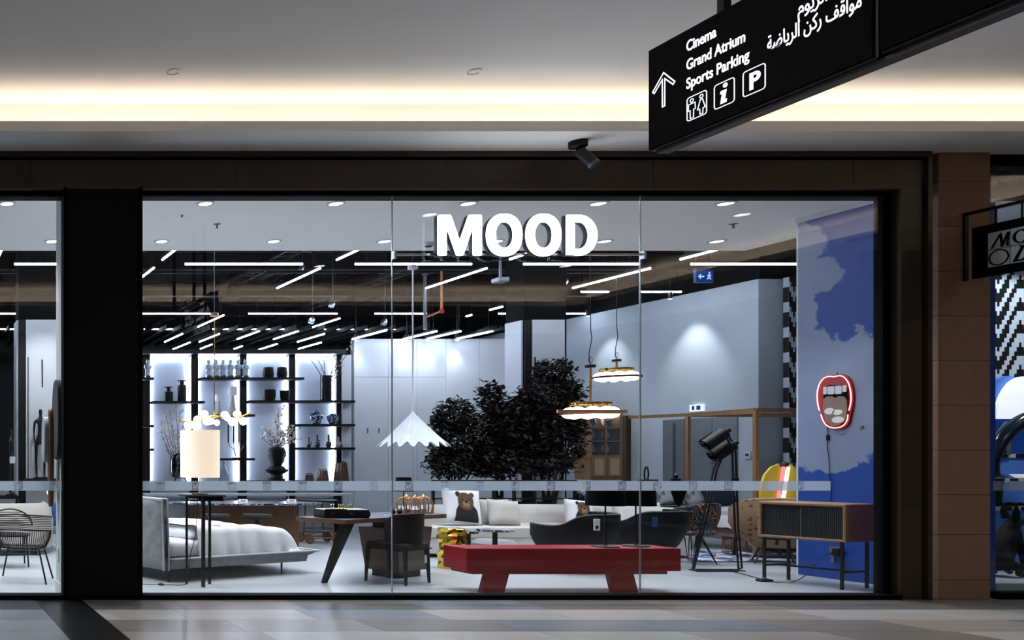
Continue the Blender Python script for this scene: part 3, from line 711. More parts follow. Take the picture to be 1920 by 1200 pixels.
def word(s, px, z, size, px2, align='LEFT', off=.0016, nm='lettering'):
    me = text_mesh(s, size, .0012, off, align); xs = [v.co.x for v in me.vertices]; kx = abs(sy(px2)-sy(px))/(max(xs)-min(xs))
    link(nm, me, M_lett, p1_, mw=at(FACE_LEFT, -.001, sy(px)-sy(1213), z-ZB) @ Matrix.Diagonal((kx, 1, 1, 1)))
word('Cinema', 1287, 3.752, .085, 1343); word('Grand Atrium', 1287, 3.646, .085, 1397); word('Sports Parking', 1287, 3.54, .085, 1405)
# Arabic lines, written with presentation forms from right to left
def ar(*cp): return ''.join(chr(c) for c in reversed(cp))
l2 = ar(0xFEE3,0xFEEE,0xFE8D,0xFED7,0xFED2,0x20,0xFEAD,0xFEDB,0xFEE6,0x20,0xFE8D,0xFEDF,0xFEAE,0xFEF3,0xFE8E,0xFEBF,0xFE94)
l1 = ar(0xFE9F,0xFEAE,0xFE8D,0xFEE7,0xFEAA,0x20,0xFE83,0xFE97,0xFEAE,0xFEF3,0xFEEE,0xFEE1)
l0 = ar(0xFE8D,0xFEDF,0xFEB4,0xFEF4,0xFEE8,0xFEE4,0xFE8E)
word(l2, 1617, 3.54, .1, 1440, 'RIGHT', .001); word(l1, 1617, 3.646, .1, 1497, 'RIGHT', .001); word(l0, 1617, 3.752, .1, 1545, 'RIGHT', .001)
def sym(loops, nm, ext=.0012): link(nm, shape_mesh(loops, ext, 0, nm), M_lett, p1_, mw=at(FACE_LEFT, -.001, 0, -ZB))
def uv(px, py):   # pixel -> drawing coordinates on the sign face (u to the right, world z)
    y = sy(px); return (sy(1213)-y, PZ(py, y))
def outline(poly, w):
    c = Vector((sum(p[0] for p in poly)/len(poly), sum(p[1] for p in poly)/len(poly))); m = len(poly); inn = []
    A = sum(poly[i][0]*poly[(i+1) % m][1]-poly[(i+1) % m][0]*poly[i][1] for i in range(m)); sgn = 1 if A > 0 else -1
    for i in range(m):
        a, p, b = Vector(poly[i-1]), Vector(poly[i]), Vector(poly[(i+1) % m])
        n1 = Vector((-(p-a).y, (p-a).x)).normalized()*sgn; n2 = Vector((-(b-p).y, (b-p).x)).normalized()*sgn
        nn = (n1+n2); k = nn.length; nn = nn.normalized() if k > 1e-6 else n1
        inn.append(tuple(p+nn*w/max(.45, nn.dot(n1))))
    return [poly, inn]
ac = .11   # arrow, drawn as an outline
au, az = (uv(1220, 140)[0]+uv(1270, 140)[0])/2, 3.6
arrow = [(-.011,-.10),(.011,-.10),(.011,.055),(.062,.0),(.078,.016),(.0,.105),(-.078,.016),(-.062,0),(-.011,.055)]
sym(outline([(au+a, az+b*1.0) for a, b in arrow], .0065), 'arrow')
for i, (pa, pb) in enumerate(((1288, 1326), (1339, 1378), (1393, 1436))):
    u0, u1 = uv(pa, 0)[0], uv(pb, 0)[0]; r = rrect(u0, u1, 3.352, 3.487, .016, 3); sym(outline(r, .0045), 'icon_frame'); c = (u0+u1)/2
    if i == 0:
        for q, fem in ((c-.03, 0), (c+.028, 1)):
            sym(outline(ell(q, 3.462, .012, .012, 12), .004), 'icon_figure')
            body = [(-.022,.085),(.022,.085),(.024,.045),(.013,.045),(.012,0),(-.012,0),(-.013,.045),(-.024,.045)] if not fem else [(-.008,.085),(.008,.085),(.026,.03),(.012,.03),(.01,0),(-.01,0),(-.012,.03),(-.026,.03)]
            sym(outline([(q+a, 3.362+b) for a, b in body], .004), 'icon_figure')
    elif i == 1:
        sym([ell(c+.006, 3.463, .013, .013, 12), [(c-.02,3.44),(c+.014,3.44),(c+.004,3.388),(c+.016,3.388),(c+.012,3.37),(c-.022,3.37),(c-.012,3.424),(c-.023,3.424)]], 'icon_letter')
    else:
        sym([[(c-.024,3.375),(c-.004,3.375),(c-.004,3.412)]+[(c+.008+.027*math.sin(t), 3.438-.026*math.cos(t)) for t in [PI*k/8 for k in range(9)]]+[(c-.024,3.464)],
             [(c-.004,3.43),(c-.004,3.447)]+[(c+.006+.009*math.sin(t), 3.4385+.0085*math.cos(t)) for t in [PI*k/6 for k in range(7)]]], 'icon_letter')
# blade sign with the four-letter square
XBd = 10.78
bs = thing('blade_sign', 'black projecting sign with a square MOOD logo on a bracket from the stone pilaster', 'sign', (XBd, 8.72, 0))
def by(px): return XBd*F/(px+170)-8.72
def bz(py, px): return PZ(py, by(px)+8.72)
B(-.018, .018, by(1813), by(1806), bz(527, 1809), bz(400, 1809)).build('bracket_post', M_black, bs)
zt2 = bz(400, 1809); B(-.015, .015, by(1813)-.9, by(1806), zt2-.03, zt2).build('bracket_arm', M_black, bs)
zbt, zbb = bz(428, 1826), bz(523, 1826)
B(-.02, .02, by(1826)-.72, by(1826), zbb, zbt).build('board', M_blackm, bs)
for px in (1866, 1915): B(-.006, .006, by(px)-.012, by(px), zbt, zt2-.02).build('hanger', M_black, bs)
B(-.01, .01, by(1809), 0, zt2-.25, zt2-.2).build('wall_fixing', M_black, bs)
ls2 = .34; u0 = -by(1857); M_lg = mat('grey_logo_square', '#c3c8cc', .4, .3)
q = lambda pts: [(u0+x*ls2, zbb+.085+y*ls2) for x, y in pts]
for (a, b) in ((0, 0), (.51, 0), (0, .51), (.51, .51)):
    link('logo_square', shape_mesh([q([(a,b),(a+.49,b),(a+.49,b+.49),(a,b+.49)])], .003), M_lg, bs, mw=at(FACE_LEFT, -.021, 0, 0))
L2 = [q([(.06,.53),(.11,.53),(.27,.84),(.30,.53),(.35,.53),(.46,.80),(.41,.56),(.44,.52),(.49,.55),(.47,.60),(.50,.93),(.44,.93),(.35,.68),(.31,.95),(.25,.90)]),
      q(ell(.76,.73,.2,.2,20)), q(ell(.74,.73,.11,.16,20)), q(ell(.25,.245,.235,.235,24)), q(ell(.25,.245,.2,.2,24)),
      q([(.56,.03),(.78,.03),(.95,.16),(.98,.36),(.9,.47),(.7,.47),(.74,.42)]), q([(.67,.08),(.77,.08),(.87,.18),(.9,.34),(.85,.42),(.82,.42)])]
link('logo_letters', shape_mesh(L2, .003), M_blackm, bs, mw=at(FACE_LEFT, -.025, 0, 0))
# black spotlight under the soffit
Y = 8.42; t = thing('soffit_spotlight', 'black adjustable spotlight mounted under the soffit above the window', 'spotlight', (PX(1084, Y), Y, ZS))
MB().lathe([(.07, -.06), (.078, -.055), (.08, 0)], n=20).build('canopy', M_black, t, True); MB().box(-.012, .012, -.012, .012, -.13, -.05).build('arm', M_black, t)
for dx in (-.035, .035): MB().lathe([(.02, -.063), (.02, -.06)], n=10).sh(dx, -.02, 0).build('glint_plate', M_chrome, t)
Mx = Matrix.Translation((.01, -.005, -.1)) @ Matrix.Rotation(-.5, 4, 'Y') @ Matrix.Rotation(-.42, 4, 'X')
body = MB().lathe([(.03, .02), (.05, .005), (.05, -.19), (.044, -.195)], n=20).xf(Mx).build('lamp_body', mat('graphite_can', '#2a2d30', .5, .3), t, True)
MB().lathe([(.044, -.197), (.052, -.197), (.052, -.17)], n=20, cap=False).xf(Mx).build('bezel', M_grey, body, True); MB().lathe([(.0, -.192), (.043, -.192)], n=20).xf(Mx).build('lens', M_blackm, body)

# ================================================================ THE NEIGHBOURING WINDOW
M_blue = mat('blue_plinth_face', '#4f83d6', .5, var=.12, scale=2); M_check = NT('checker_edge', .5)  # even blue of the plinth faces
g = M_check; ck = g.f('FLOORED_MODULO', g.f('FLOOR', g.f('DIVIDE', g.x, .1)), 2.0); M_check = g.out(g.mix(ck, '#0b0b0d', '#c3c9d0'))
for i, (pa, pb, yy, nm) in enumerate(((1084, 950, 9.95, 'lowest'), (942, 897, 10.05, 'second'), (889, 851, 10.15, 'upper'))):
    z0, z1 = PZ(pa, yy), PZ(pb, yy)
    t = thing('display_plinth', 'blue display plinth with checkered edge in the neighbouring window, the %s step' % nm, 'plinth', (12.35, yy, 0), group='blue plinths')
    B(0, 4, 0, .38-i*.1, 0 if i == 0 else z0, z1-.045).build('body', M_blue, t); B(-.01, 4, -.01, .38-i*.1, z1-.045, z1).build('checker_edge', M_check, t)
B(11.4, 16.5, 8.95, 9.93, .0, .13).build('window_platform', mat('grey_platform', '#8e949b', .5), label='low grey platform under the dog figure in the neighbouring window', cat='platform')
Y = 10.38; t = thing('round_display_panel', 'white and blue round display panel above the plinths in the neighbouring window', 'panel', (PX(1905, Y), Y, PZ(851, 10.15)))
link('white_disc', shape_mesh([ell(.05, .32, .36, .62, 36)], .02), mat('glowing_white_panel', '#ffffff', .5, emit='#ffffff', es=.5), t, mw=at(FACE_CAM, 0, -.03, 0))
link('blue_disc', shape_mesh([ell(-.1, .32, .36, .63, 36)], .02), MATS['blue_plinth_face'], t, mw=at(FACE_CAM, 0, .02, 0))
B(-.4, 1.2, -.12, -.06, 0, .42).build('blue_base', mat('deep_blue_print', '#0a3d8f', .5), t)
# black sitting dog figure
def skin_obj(name, pts, edges, rad, m, parent, sub=2, root=0):
    me = D.meshes.new(name); me.from_pydata(pts, edges, []); o = link(name, me, m, parent)
    sk = o.modifiers.new('skin', 'SKIN'); sk.use_smooth_shade = True
    lay = me.skin_vertices[0].data if me.skin_vertices else None
    if lay is None:
        bm = bmesh.new(); bm.from_mesh(me); bm.verts.layers.skin.verify(); bm.to_mesh(me); bm.free(); lay = me.skin_vertices[0].data
    for i, r in enumerate(rad):
        lay[i].radius = (r, r) if not isinstance(r, tuple) else r; lay[i].use_root = (i == root)
    ss = o.modifiers.new('sub', 'SUBSURF'); ss.levels = sub; ss.render_levels = sub
    return o
M_dog = mat('black_resin', '#050506', .7, spec=.2, var=.2, scale=20, bump=.4, bscale=40)
Y = 9.5; t = thing('dog_statue', 'black sitting dog figure facing right in the neighbouring window', 'statue', (PX(1880, Y), Y, .13))
P = [(-.12,0,.15),(-.04,0,.3),(.06,0,.42),(.09,0,.55),(.14,0,.62),(.24,0,.60),(.12,-.08,.3),(.15,-.08,.05),(.2,-.08,.025),(.12,.08,.3),(.15,.08,.05),(.2,.08,.025),
     (-.08,-.13,.14),(.04,-.13,.1),(.0,-.13,.03),(.1,-.13,.03),(-.08,.13,.14),(.04,.13,.1),(.0,.13,.03),(.1,.13,.03),(-.22,0,.06)]
E = [(0,1),(1,2),(2,3),(3,4),(4,5),(2,6),(6,7),(7,8),(2,9),(9,10),(10,11),(0,12),(12,13),(13,14),(14,15),(0,16),(16,17),(17,18),(18,19),(0,20)]
R = [.1,.105,.09,.065,.068,.034,.042,.026,.026,.042,.026,.026,.062,.042,.026,.026,.062,.042,.026,.026,.02]
skin_obj('body', P, E, R, M_dog, t)
for s in (-.05, .05): MB().tube([(.09, s*.8, .64), (.08, s*1.1, .72), (.075, s*1.2, .8)], [.036, .028, .004], 8).build('ear', M_dog, t, True)
MB().ball((.3, 0, .59), .018, 8, 6).build('nose', M_black, t, True)
# glossy dark trunk-like arch with small figures around it
Y = 9.75; t = thing('curved_sculpture', 'glossy dark curved horn shaped sculpture in the neighbouring window', 'sculpture', (PX(1858, Y), Y, PZ(893, 10.05)))
MB().tube(spline([(.0, 0, .0), (.02, 0, .18), (.1, 0, .38), (.25, 0, .56), (.45, 0, .68), (.7, 0, .72)], 5), [.05+.025*min(1, i/18) for i in range(26)], 12).build('arch', mat('gloss_navy_black', '#101a28', .12), t, True)
MB().lathe([(.08, -.3), (.1, -.02), (.06, 0)], n=14).sh(0, 0, 0).build('foot', M_black, t, True)
Y = 10.15; t = thing('leaf_ornament', 'grey pointed leaf ornament behind the curved sculpture', 'ornament', (PX(1878, Y), Y, PZ(851, 10.15)))
link('leaf', shape_mesh([[(-.1,0),(-.09,.12),(-.03,.25),(.06,.36),(.07,.2),(.07,0)]], .02, .01), M_grey, t, mw=at(FACE_CAM, 0, 0, 0)); MB().tube([(0, -.035, 0), (.02, -.035, .3)], .006, 5).build('rib', M_black, t)
t = thing('striped_ball', 'small red and white ball ornament beside the leaf ornament', 'ornament', (PX(1866, 10.1), 10.1, PZ(897, 10.05)+.35))
MB().ball((0, 0, .09), .07, 14, 10).build('ball', M_ceramic, t, True); MB().lathe([(.072, .07), (.073, .09), (.072, .11)], n=14).build('band', M_redp, t, True); MB().lathe([(.04, -.35), (.03, .02)], n=8).build('stand', M_black, t)
l = D.lights.new('added_neighbour_lamp', 'SPOT')
t = thing('added_neighbour_downlight', 'unseen downlight added to light the neighbouring window', 'downlight', (13.1, 9.3, 4.3))  # unseen lamp added only to light this window
MB().lathe([(.09, -.006), (.09, 0)], n=16).build('lens', M_lens, t); MB().lathe([(.09, -.01), (.11, -.006), (.11, 0), (.09, 0)], n=16, cap=False).build('ring', M_white, t)
l.energy = 330; l.spot_size = 2.3; l.shadow_soft_size = .1; l.color = (.8, .9, 1); lo = D.objects.new('added_neighbour_lamp', l); C.objects.link(lo); lo.parent = t; lo.location = (0, 0, -.03)
# ================================================================ RED BENCH AND ITS LAMPS
bx0, bx1, byf, byb = PX(875, 9.15), PX(1277, 9.15), 9.15, 9.55
bw = bx1-bx0; zb0, zb1 = PZ(1071, 9.15), PZ(1028.5, 9.15)
t = thing('bench', 'long red lacquered bench on two splayed slab legs behind the window', 'bench', (bx0, byf, 0))
MB().rbox(0, bw, 0, .4, zb0, zb1, .004, 1).build('seat_beam', M_red, t)
B(.06, bw-.13, .02, .36, zb0-.035, zb0).build('under_beam', M_red, t)
for a, b, c, d in ((912, 955, 903, 946), (1142, 1188, 1151, 1197)):
    q = lambda p: PX(p, 9.18)-bx0
    MB().hexa([(q(c), .03, 0), (q(d), .03, 0), (q(d), .09, 0), (q(c), .09, 0)], [(q(a), .03, zb0-.03), (q(b), .03, zb0-.03), (q(b), .09, zb0-.03), (q(a), .09, zb0-.03)]).build('leg', M_red, t)
for i, (px, y, nm) in enumerate(((1135, 9.32, 'left'), (1192, 9.4, 'right'))):
    x = PX(px, y); zs0, zs1 = PZ(948, y)-zb1, PZ(904, y)-zb1
    t = thing('table_lamp', 'black table lamp with wide drum shade on the red bench, the %s one' % nm, 'lamp', (x, y, zb1), group='black lamps on the red bench')
    MB().lathe([(.12, 0), (.125, .006), (.12, .012), (.02, .016), (.01, .03)], n=28).build('base', M_black, t, True)
    MB().lathe([(.008, .02), (.008, zs1-.02)], n=8).build('pole', M_black, t, True)
    r = .165 if i == 0 else .165
    MB().lathe([(r+.012, zs0), (r, zs1), (r-.006, zs1), (r+.006, zs0)], n=32, cap=False).build('lamp_shade', M_blackm, t, True)
    MB().bar((-r, 0, zs1-.03), (r, 0, zs1-.03), .006).build('shade_spider', M_black, t)
# ================================================================ SIDEBOARD BY THE MURAL
A_ = Vector((PX(1587, 9.3), 9.3)); Bq = Vector((PX(1420, 10.05), 10.05)); ang = math.atan2((Bq-A_).y, (Bq-A_).x)
Ls = (Bq-A_).length; dp = .5      # local x runs along the front to the far end, local -y towards the mural
t = thing('sideboard', 'oak sideboard with dark mesh sliding doors on thin black legs in front of the mural', 'sideboard', (A_.x, A_.y, 0), ang)
zl, zh = .52, .94
M_sideb = mat('sideboard_oak', '#8f6a4c', .4, var=.15, scale=3, stretch=(1, 6, 6)); M_mesh = mat('dark_mesh_door', '#2e3235', .6, .3, var=.35, scale=60)
MB().rbox(0, Ls, -dp, 0, zh-.035, zh, .012, 2).build('top_board', M_sideb, t); MB().rbox(0, Ls, -dp, 0, zl, zl+.03, .012, 2).build('bottom_board', M_sideb, t)
MB().rbox(0, .035, -dp, 0, zl+.01, zh-.01, .012, 2).build('end_panel', M_sideb, t); MB().rbox(Ls-.035, Ls, -dp, 0, zl+.01, zh-.01, .012, 2).build('end_panel', M_sideb, t)
B(.03, Ls-.03, -dp, -dp+.015, zl+.02, zh-.03).build('back_panel', M_sideb, t)
for a, b in ((.035, Ls/2+.005), (Ls/2-.005, Ls-.035)):
    d = B(a, b, -.03 if a < .1 else -.045, -.02 if a < .1 else -.035, zl+.03, zh-.035).build('mesh_door', M_mesh, t)
    mb = MB(); n = 22
    for k in range(n): x = a+(b-a)*(k+.5)/n; mb.box(x-.002, x+.002, (-.02 if a < .1 else -.035), (-.018 if a < .1 else -.033), zl+.032, zh-.037)
    mb.build('mesh_wires', M_black, d, kind='stuff')
B(Ls/2-.004, Ls/2+.004, -.02, -.012, zl+.03, zh-.035).build('door_edge', M_grey, t)
for x in (.05, Ls-.05):
    for y in (-.03, -dp+.04): B(x-.012, x+.012, y-.012, y+.012, 0, zl).build('leg', M_black, t)
    B(x-.01, x+.01, -dp+.04, -.03, .18, .2).build('stretcher', M_black, t)
B(.05, Ls-.05, -dp/2-.01, -dp/2+.01, .18, .2).build('stretcher', M_black, t)
# ================================================================ MOUTH NEON ON THE MURAL
def my(px): return XM*F/(px+170)
yc = my(1572); zc = PZ(755, yc)
t = thing('neon_mouth', 'open red mouth wall lamp with teeth and pink neon outline on the sky mural', 'wall lamp', (XM, yc, zc))
def mu(px, py): y = my(px); return (yc-y, PZ(py, y)-zc)
def mp(parent, name, pts, m, off, ext=.004, bev=.0): return link(name, shape_mesh([pts], ext, bev, name), m, parent, mw=at(FACE_LEFT, -off, 0, 0))
outer = [mu(*p) for p in ((1571,705),(1578,703),(1588,704),(1598,715),(1603,732),(1604,750),(1601,766),(1598,778),(1596,790),(1588,800),(1576,804),(1564,803),(1554,797),(1548,786),(1544,774),(1540,762),(1538,745),(1539,730),(1544,716),(1552,707),(1562,704))]
outer = [tuple(p) for p in spline([(a, b, 0) for a, b in outer+outer[:1]], 3)[:-1]]; outer = [(p[0], p[1]) for p in outer]
backp = mp(t, 'lips', outer, mat('red_lip_acrylic', '#8e0b12', .3), .012, .01, .002)
inner = [mu(*p) for p in ((1549,727),(1560,722),(1572,723),(1585,722),(1594,728),(1595,745),(1594,770),(1592,782),(1584,795),(1572,799),(1560,795),(1552,782),(1549,765),(1548,745))]
mp(t, 'mouth_cavity', inner, M_blackm, .026, .002)
for a, b, c in ((1549, 1556, 737), (1557, 1570, 738), (1571, 1584, 738), (1585, 1593, 735)): mp(t, 'tooth', rrect(mu(a, 0)[0]+.002, mu(b, 0)[0]-.002, mu(1570, c+1)[1], mu(1570, 724)[1], .012, 3), M_ceramic, .032, .004, .001)
tong = [mu(*p) for p in ((1550,749),(1556,744),(1564,743),(1571,747),(1579,743),(1588,744),(1593,750),(1594,772),(1590,788),(1578,798),(1565,798),(1554,788),(1550,770))]
mp(t, 'tongue', tong, mat('grey_pink_tongue', '#7d6a5e', .4), .034, .005, .002)
B(-.042, -.04, yc-my(1572)-.002, yc-my(1572)+.002, mu(1572, 758)[1], mu(1572, 745)[1]).build('tongue_crease', M_redp, t)
for a, b, c, d in ((1562, 771, 9, 6), (1577, 773, 9, 5), (1578, 787, 11, 6)): mp(t, 'teeth_saliva_shape', ell(mu(a, b)[0], mu(a, b)[1], c*.0062, d*.0066, 18), mat('pale_teeth_saliva', '#e2ded6', .3), .042, .003)  # white-grey shapes of the bottom teeth and saliva
M_neon = mat('lit_pink_neon', '#ffffff', .3, emit='#ff8a80', es=3.0)
def off_in(pts, k): return [(p[0]*k, p[1]*k) for p in pts]
ring = off_in(outer, .965); n0 = len(ring)
MB().tube([(-.045, -p[0], p[1]) for p in ring if p[1] > -.13], .006, 6).build('neon_tube', M_neon, t, True) if False else None
up_ = [p for p in ring if p[1] > mu(1572, 772)[1]]; lo_ = [p for p in ring if p[1] <= mu(1572, 776)[1]]
i0 = max(range(n0), key=lambda i: 0 if ring[i][1] > mu(1572, 772)[1] else (1 if ring[(i+1) % n0][1] > mu(1572, 772)[1] else 0))
seq = [ring[(i0+1+k) % n0] for k in range(n0)]; up_ = [p for p in seq if p[1] > mu(1572, 772)[1]]
lo_ = [p for p in ring if p[1] <= mu(1572, 776)[1]]; lo_.sort(key=lambda p: math.atan2(p[1], p[0]))
for pts in (up_, lo_): MB().tube([(-.045, -p[0], p[1]) for p in pts], .0055, 6).build('neon_tube', M_neon, t, True)
cb = [(XM-.012, my(a), PZ(b, my(a))) for a, b in ((1553, 798), (1554, 815), (1553, 835), (1556, 860), (1557, 890), (1561, 920), (1559, 945))]
MB().tube([Vector(p)-Vector((XM, yc, zc)) for p in spline(cb, 4)], .004, 5).build('cable', M_black, t); p = Vector(cb[1])-Vector((XM, yc, zc))
MB().rbox(p.x-.012, p.x+.012, p.y-.014, p.y+.014, p.z-.07, p.z-.0, .006).build('inline_switch', M_black, t); MB().tube([(-.015, 0, .32), (-.015, 0, .36)], .004, 5).build('hanging_hook', M_black, t)
y = my(1618); t = thing('wall_hook', 'tiny dark hook on the mural right of the mouth lamp', 'hook', (XM, y, PZ(806, y))); MB().tube([(-.0, 0, .03), (-.03, 0, .03), (-.03, 0, 0), (-.02, 0, -.01)], .005, 5).build('hook', M_grey, t); MB().box(-.004, 0, -.012, .012, .015, .05).build('plate', M_grey, t)
y = my(1568); t = thing('wall_socket', 'grey wall socket with black plug low on the mural behind the sideboard', 'socket', (XM, y, PZ(1032, y)))
B(-.012, 0, -.07, .07, -.04, .05).build('plate', M_chrome, t); MB().rbox(-.08, -.012, -.1, -.02, -.06, .03, .01).build('plug', M_black, t); B(-.03, -.01, .0, .03, -.14, -.06).build('cable_tag', M_grey, t)
pts = [(PX(a, yy), yy, max(.006, PZ(b, yy))) for a, b, yy in ((1565, 1033, 10.15), (1535, 1050, 10.1), (1515, 1075, 10.05), (1488, 1092, 9.93), (1455, 1093, 9.88), (1432, 1087, 10.1), (1390, 1076, 10.62), (1375, 1072, 10.8))]
MB().tube(spline(pts, 5), .005, 5).build('power_cable', M_black, label='black power cable across the floor from the socket to the floor lamp', cat='cable')
y = 10.0; t = thing('floor_plug_block', 'black floor switch block beside the sideboard leg', 'switch', (PX(1430, 10.0), 9.98, 0)); MB().rbox(-.07, .07, -.04, .04, 0, .03, .008).build('body', M_black, t); MB().rbox(-.02, .02, -.02, .02, .03, .045, .006).build('button', M_grey, t)

# ================================================================ WIRE FLOOR LAMP
t = thing('floor_lamp', 'black wire frame floor lamp with two tilted cylindrical heads', 'lamp', (PX(1345, 10.9), 10.9, 0))
def LP(px, py, y=10.9): return (PX(px, y)-t.location.x, y-10.9, PZ(py, y))
for dy, dpx in ((-.06, 0), (.06, 0)):
    y = 10.9+dy
    lt = [LP(1350, 860, y), LP(1341, 880, y), LP(1317, 990, y), (PX(1302 if dy < 0 else 1298, y)-t.location.x, dy, .02), (PX(1308, y)-t.location.x, dy*1.3, .008), (PX(1384, y)-t.location.x, dy*1.3, .008), (PX(1388, y)-t.location.x, dy, .03), LP(1381, 990, y), LP(1376, 850, y), LP(1374, 836, y), LP(1360, 812, y)]
    MB().tube([(a+dy*.35, b, c) for a, b, c in lt], .0115, 6).build('wire_loop', M_black, t, True)
for pa in ((1303, 0), (1386, 0)):
    x = PX(pa[0], 10.9)-t.location.x; MB().tube([(x, -.08, .01), (x, .08, .01)], .008, 5).build('foot_rod', M_black, t)
for i, (px, py) in enumerate(((1336, 824), (1356, 847))):
    c = Vector(LP(px, py)); c.y += (-.02, .02)[i]
    Mh = Matrix.Translation(c) @ Matrix.Rotation(math.radians(-130), 4, 'Y') @ Matrix.Rotation(-.25, 4, 'X')
    h = MB().lathe([(.03, -.17), (.075, -.14), (.082, .1), (.086, .12)], n=20, cap=False).xf(Mh).build('lamp_head', M_black, t, True)
    MB().lathe([(.0, .06), (.082, .06)], n=20).xf(Mh).build('reflector', M_chrome, h); MB().lathe([(.03, -.2), (.03, -.17)], n=10).xf(Mh).build('knob', M_black, h)
    for q in (-.07, 0, .07): MB().tube([Mh @ Vector((q*1.1, -.1, .15)), Mh @ Vector((q*1.1, .1, .15))], .005, 5).build('guard_wire', M_black, h)
MB().tube([LP(1311, 827), LP(1350, 862)], .009, 6).build('guard_bar', M_black, t); MB().tube([LP(1311, 826), LP(1335, 811), LP(1350, 808), LP(1362, 815)], .008, 6).build('top_bar', M_black, t)
MB().rbox(*[v for a, b in zip(LP(1378, 900), LP(1378, 900)) for v in (a-.03, b+.03)], .01).build('cable_box', M_black, t)

# ================================================================ ARMCHAIRS AND CHAIRS
def shell(mb, rx, ry, t0, t1, top, zb=.1, bot=.55, thick=.05, n=28, m=6, zseat=None):
    """curved chair shell: wall round an ellipse, top(t) gives the rim height for t in -1..1"""
    R = []
    for k in range(n+1):
        s = -1+2*k/n; a = (t0+(t1-t0)*(k/n)); c, d = math.cos(a), math.sin(a); h = top(s); col = []
        for j in range(m+1):
            f = j/m; g = bot+(1-bot)*min(1, f*1.6)**.6; col.append((rx*g*c, ry*g*d, zb+(h-zb)*f))
        col.append(((rx-thick/2)*c, (ry-thick/2)*d, h+thick*.25))
        for j in range(m, -1, -1):
            f = j/m; g = bot+(1-bot)*min(1, f*1.6)**.6; col.append((max(.02, rx*g-thick)*c, max(.02, ry*g-thick)*d, zb+.03+(h-zb-.03)*f))
        R.append(col)
    q = len(R[0]); vs = [v for c in R for v in c]; fs = []
    for i in range(n):
        for j in range(q): fs.append((i*q+j, (i+1)*q+j, (i+1)*q+(j+1) % q, i*q+(j+1) % q))
    fs += [tuple(range(q)), tuple(n*q+j for j in range(q))[::-1]]
    return mb.add(vs, fs)
M_leather = mat('black_leather', '#090a0c', .6, spec=.25, var=.12, scale=30, bump=.1, bscale=150)
def lounge(x, y, rz, label):
    t = thing('lounge_chair', label, 'armchair', (x, y, 0), rz, group='black lounge chairs')
    top = lambda s: .59+.155/(1+math.exp(-(s+.36)*18))+.03*max(0, -s-.5)   # low arm sweeping up to the high back
    shell(MB(), .48, .42, math.radians(-205), math.radians(35), top, .2, .6, .05).build('shell', M_leather, t, True, 60)
    MB().lathe([(.0, .24), (.26, .24), (.32, .3), (.33, .4), (.28, .44), (0, .45)], n=24).build('seat_cushion', M_leather, t, True)
    for a in (45, 135, 225, 315):
        c, d = math.cos(math.radians(a)), math.sin(math.radians(a)); MB().tube([(.16*c, .16*d, .24), (.36*c, .36*d, .0)], [.014, .009], 8).build('leg', M_brass, t, True)
    return t
t = lounge(PX(1088, 10.75), 10.85, math.radians(0), 'black leather lounge chair with white price tag, directly behind the red bench')
B(-.10, -.03, -.445, -.43, .56, .70).build('price_tag', M_white, t); B(-.085, -.05, -.447, -.444, .58, .62).build('tag_print', M_black, t)
t2 = lounge(PX(1204, 11.45), 11.45, math.radians(-12), 'black leather lounge chair with blue tag, nearer the sofa end')
B(-.12, -.06, -.43, -.415, .55, .68).build('price_tag', mat('blue_tag', '#12355e', .5), t2)
# dark wrap-back desk chair
t = thing('desk_chair', 'charcoal upholstered chair with wrap around back at the wooden desk', 'chair', (5.70, 9.97, 0), math.radians(30))
MB().rbox(-.24, .24, -.24, .24, .38, .47, .03, 3).build('seat', M_dkfab, t, True)
shell(MB(), .28, .27, math.radians(-178), math.radians(-2), lambda s: .79+.02*math.cos(s*2) if abs(s) < .8 else .79-.5*(abs(s)-.8), .47, .93, .035).build('backrest', M_dkfab, t, True, 60)
for sx, sy_ in ((-1, -1), (1, -1), (-1, 1), (1, 1)):
    MB().tube([(sx*.215, sy_*.215, .42), (sx*.225, sy_*.225, .25), (sx*.235, sy_*.235, 0)], [.03, .024, .016], 8).build('leg', M_dkfab, t, True)
B(.1, .14, -.262, -.256, .24, .33).build('price_tag', M_white, t)
# snake print chair on wire legs
g = NT('snake_print_black', .6); n1 = g.noise(5, 2, out='Color'); wv = g.t.nodes.new('ShaderNodeTexWave'); wv.inputs['Scale'].default_value = 7; wv.inputs['Distortion'].default_value = 22; wv.inputs['Detail'].default_value = 1
g.t.links.new(g.tc.outputs['Object'], wv.inputs['Vector']); k = g.f('GREATER_THAN', wv.outputs['Fac'], .88); c2 = g.ramp(g.noise(4, 1), [(0, '#a0764e'), (.48, '#8a6a44'), (.56, '#2f5f95'), (.62, '#a02a22'), (.68, '#b08a60')], True)
M_snake = g.out(g.mix(k, '#0b0a0a', c2))
t = thing('snake_print_chair', 'black chair with snake print shell on crossed wire legs beside the sofa end', 'chair', (PX(1294, 11.75), 11.75, 0), math.radians(12))
shell(MB(), .33, .30, math.radians(-185), math.radians(5), lambda s: .83-.1*abs(s)**2, .42, .7, .04).build('backrest', M_snake, t, True, 60)
MB().lathe([(.0, .38), (.24, .39), (.28, .43), (.25, .47), (0, .48)], n=20).build('seat', M_snake, t, True)
for a in (40, 130, 220, 310):
    c, d = math.cos(math.radians(a)), math.sin(math.radians(a)); c2_, d2_ = math.cos(math.radians(a+28)), math.sin(math.radians(a+28))
    MB().tube([(.08*c, .08*d, .4), (.27*c, .27*d, .0), (.12*c2_, .12*d2_, .4)], .008, 6).build('wire_leg', M_black, t)
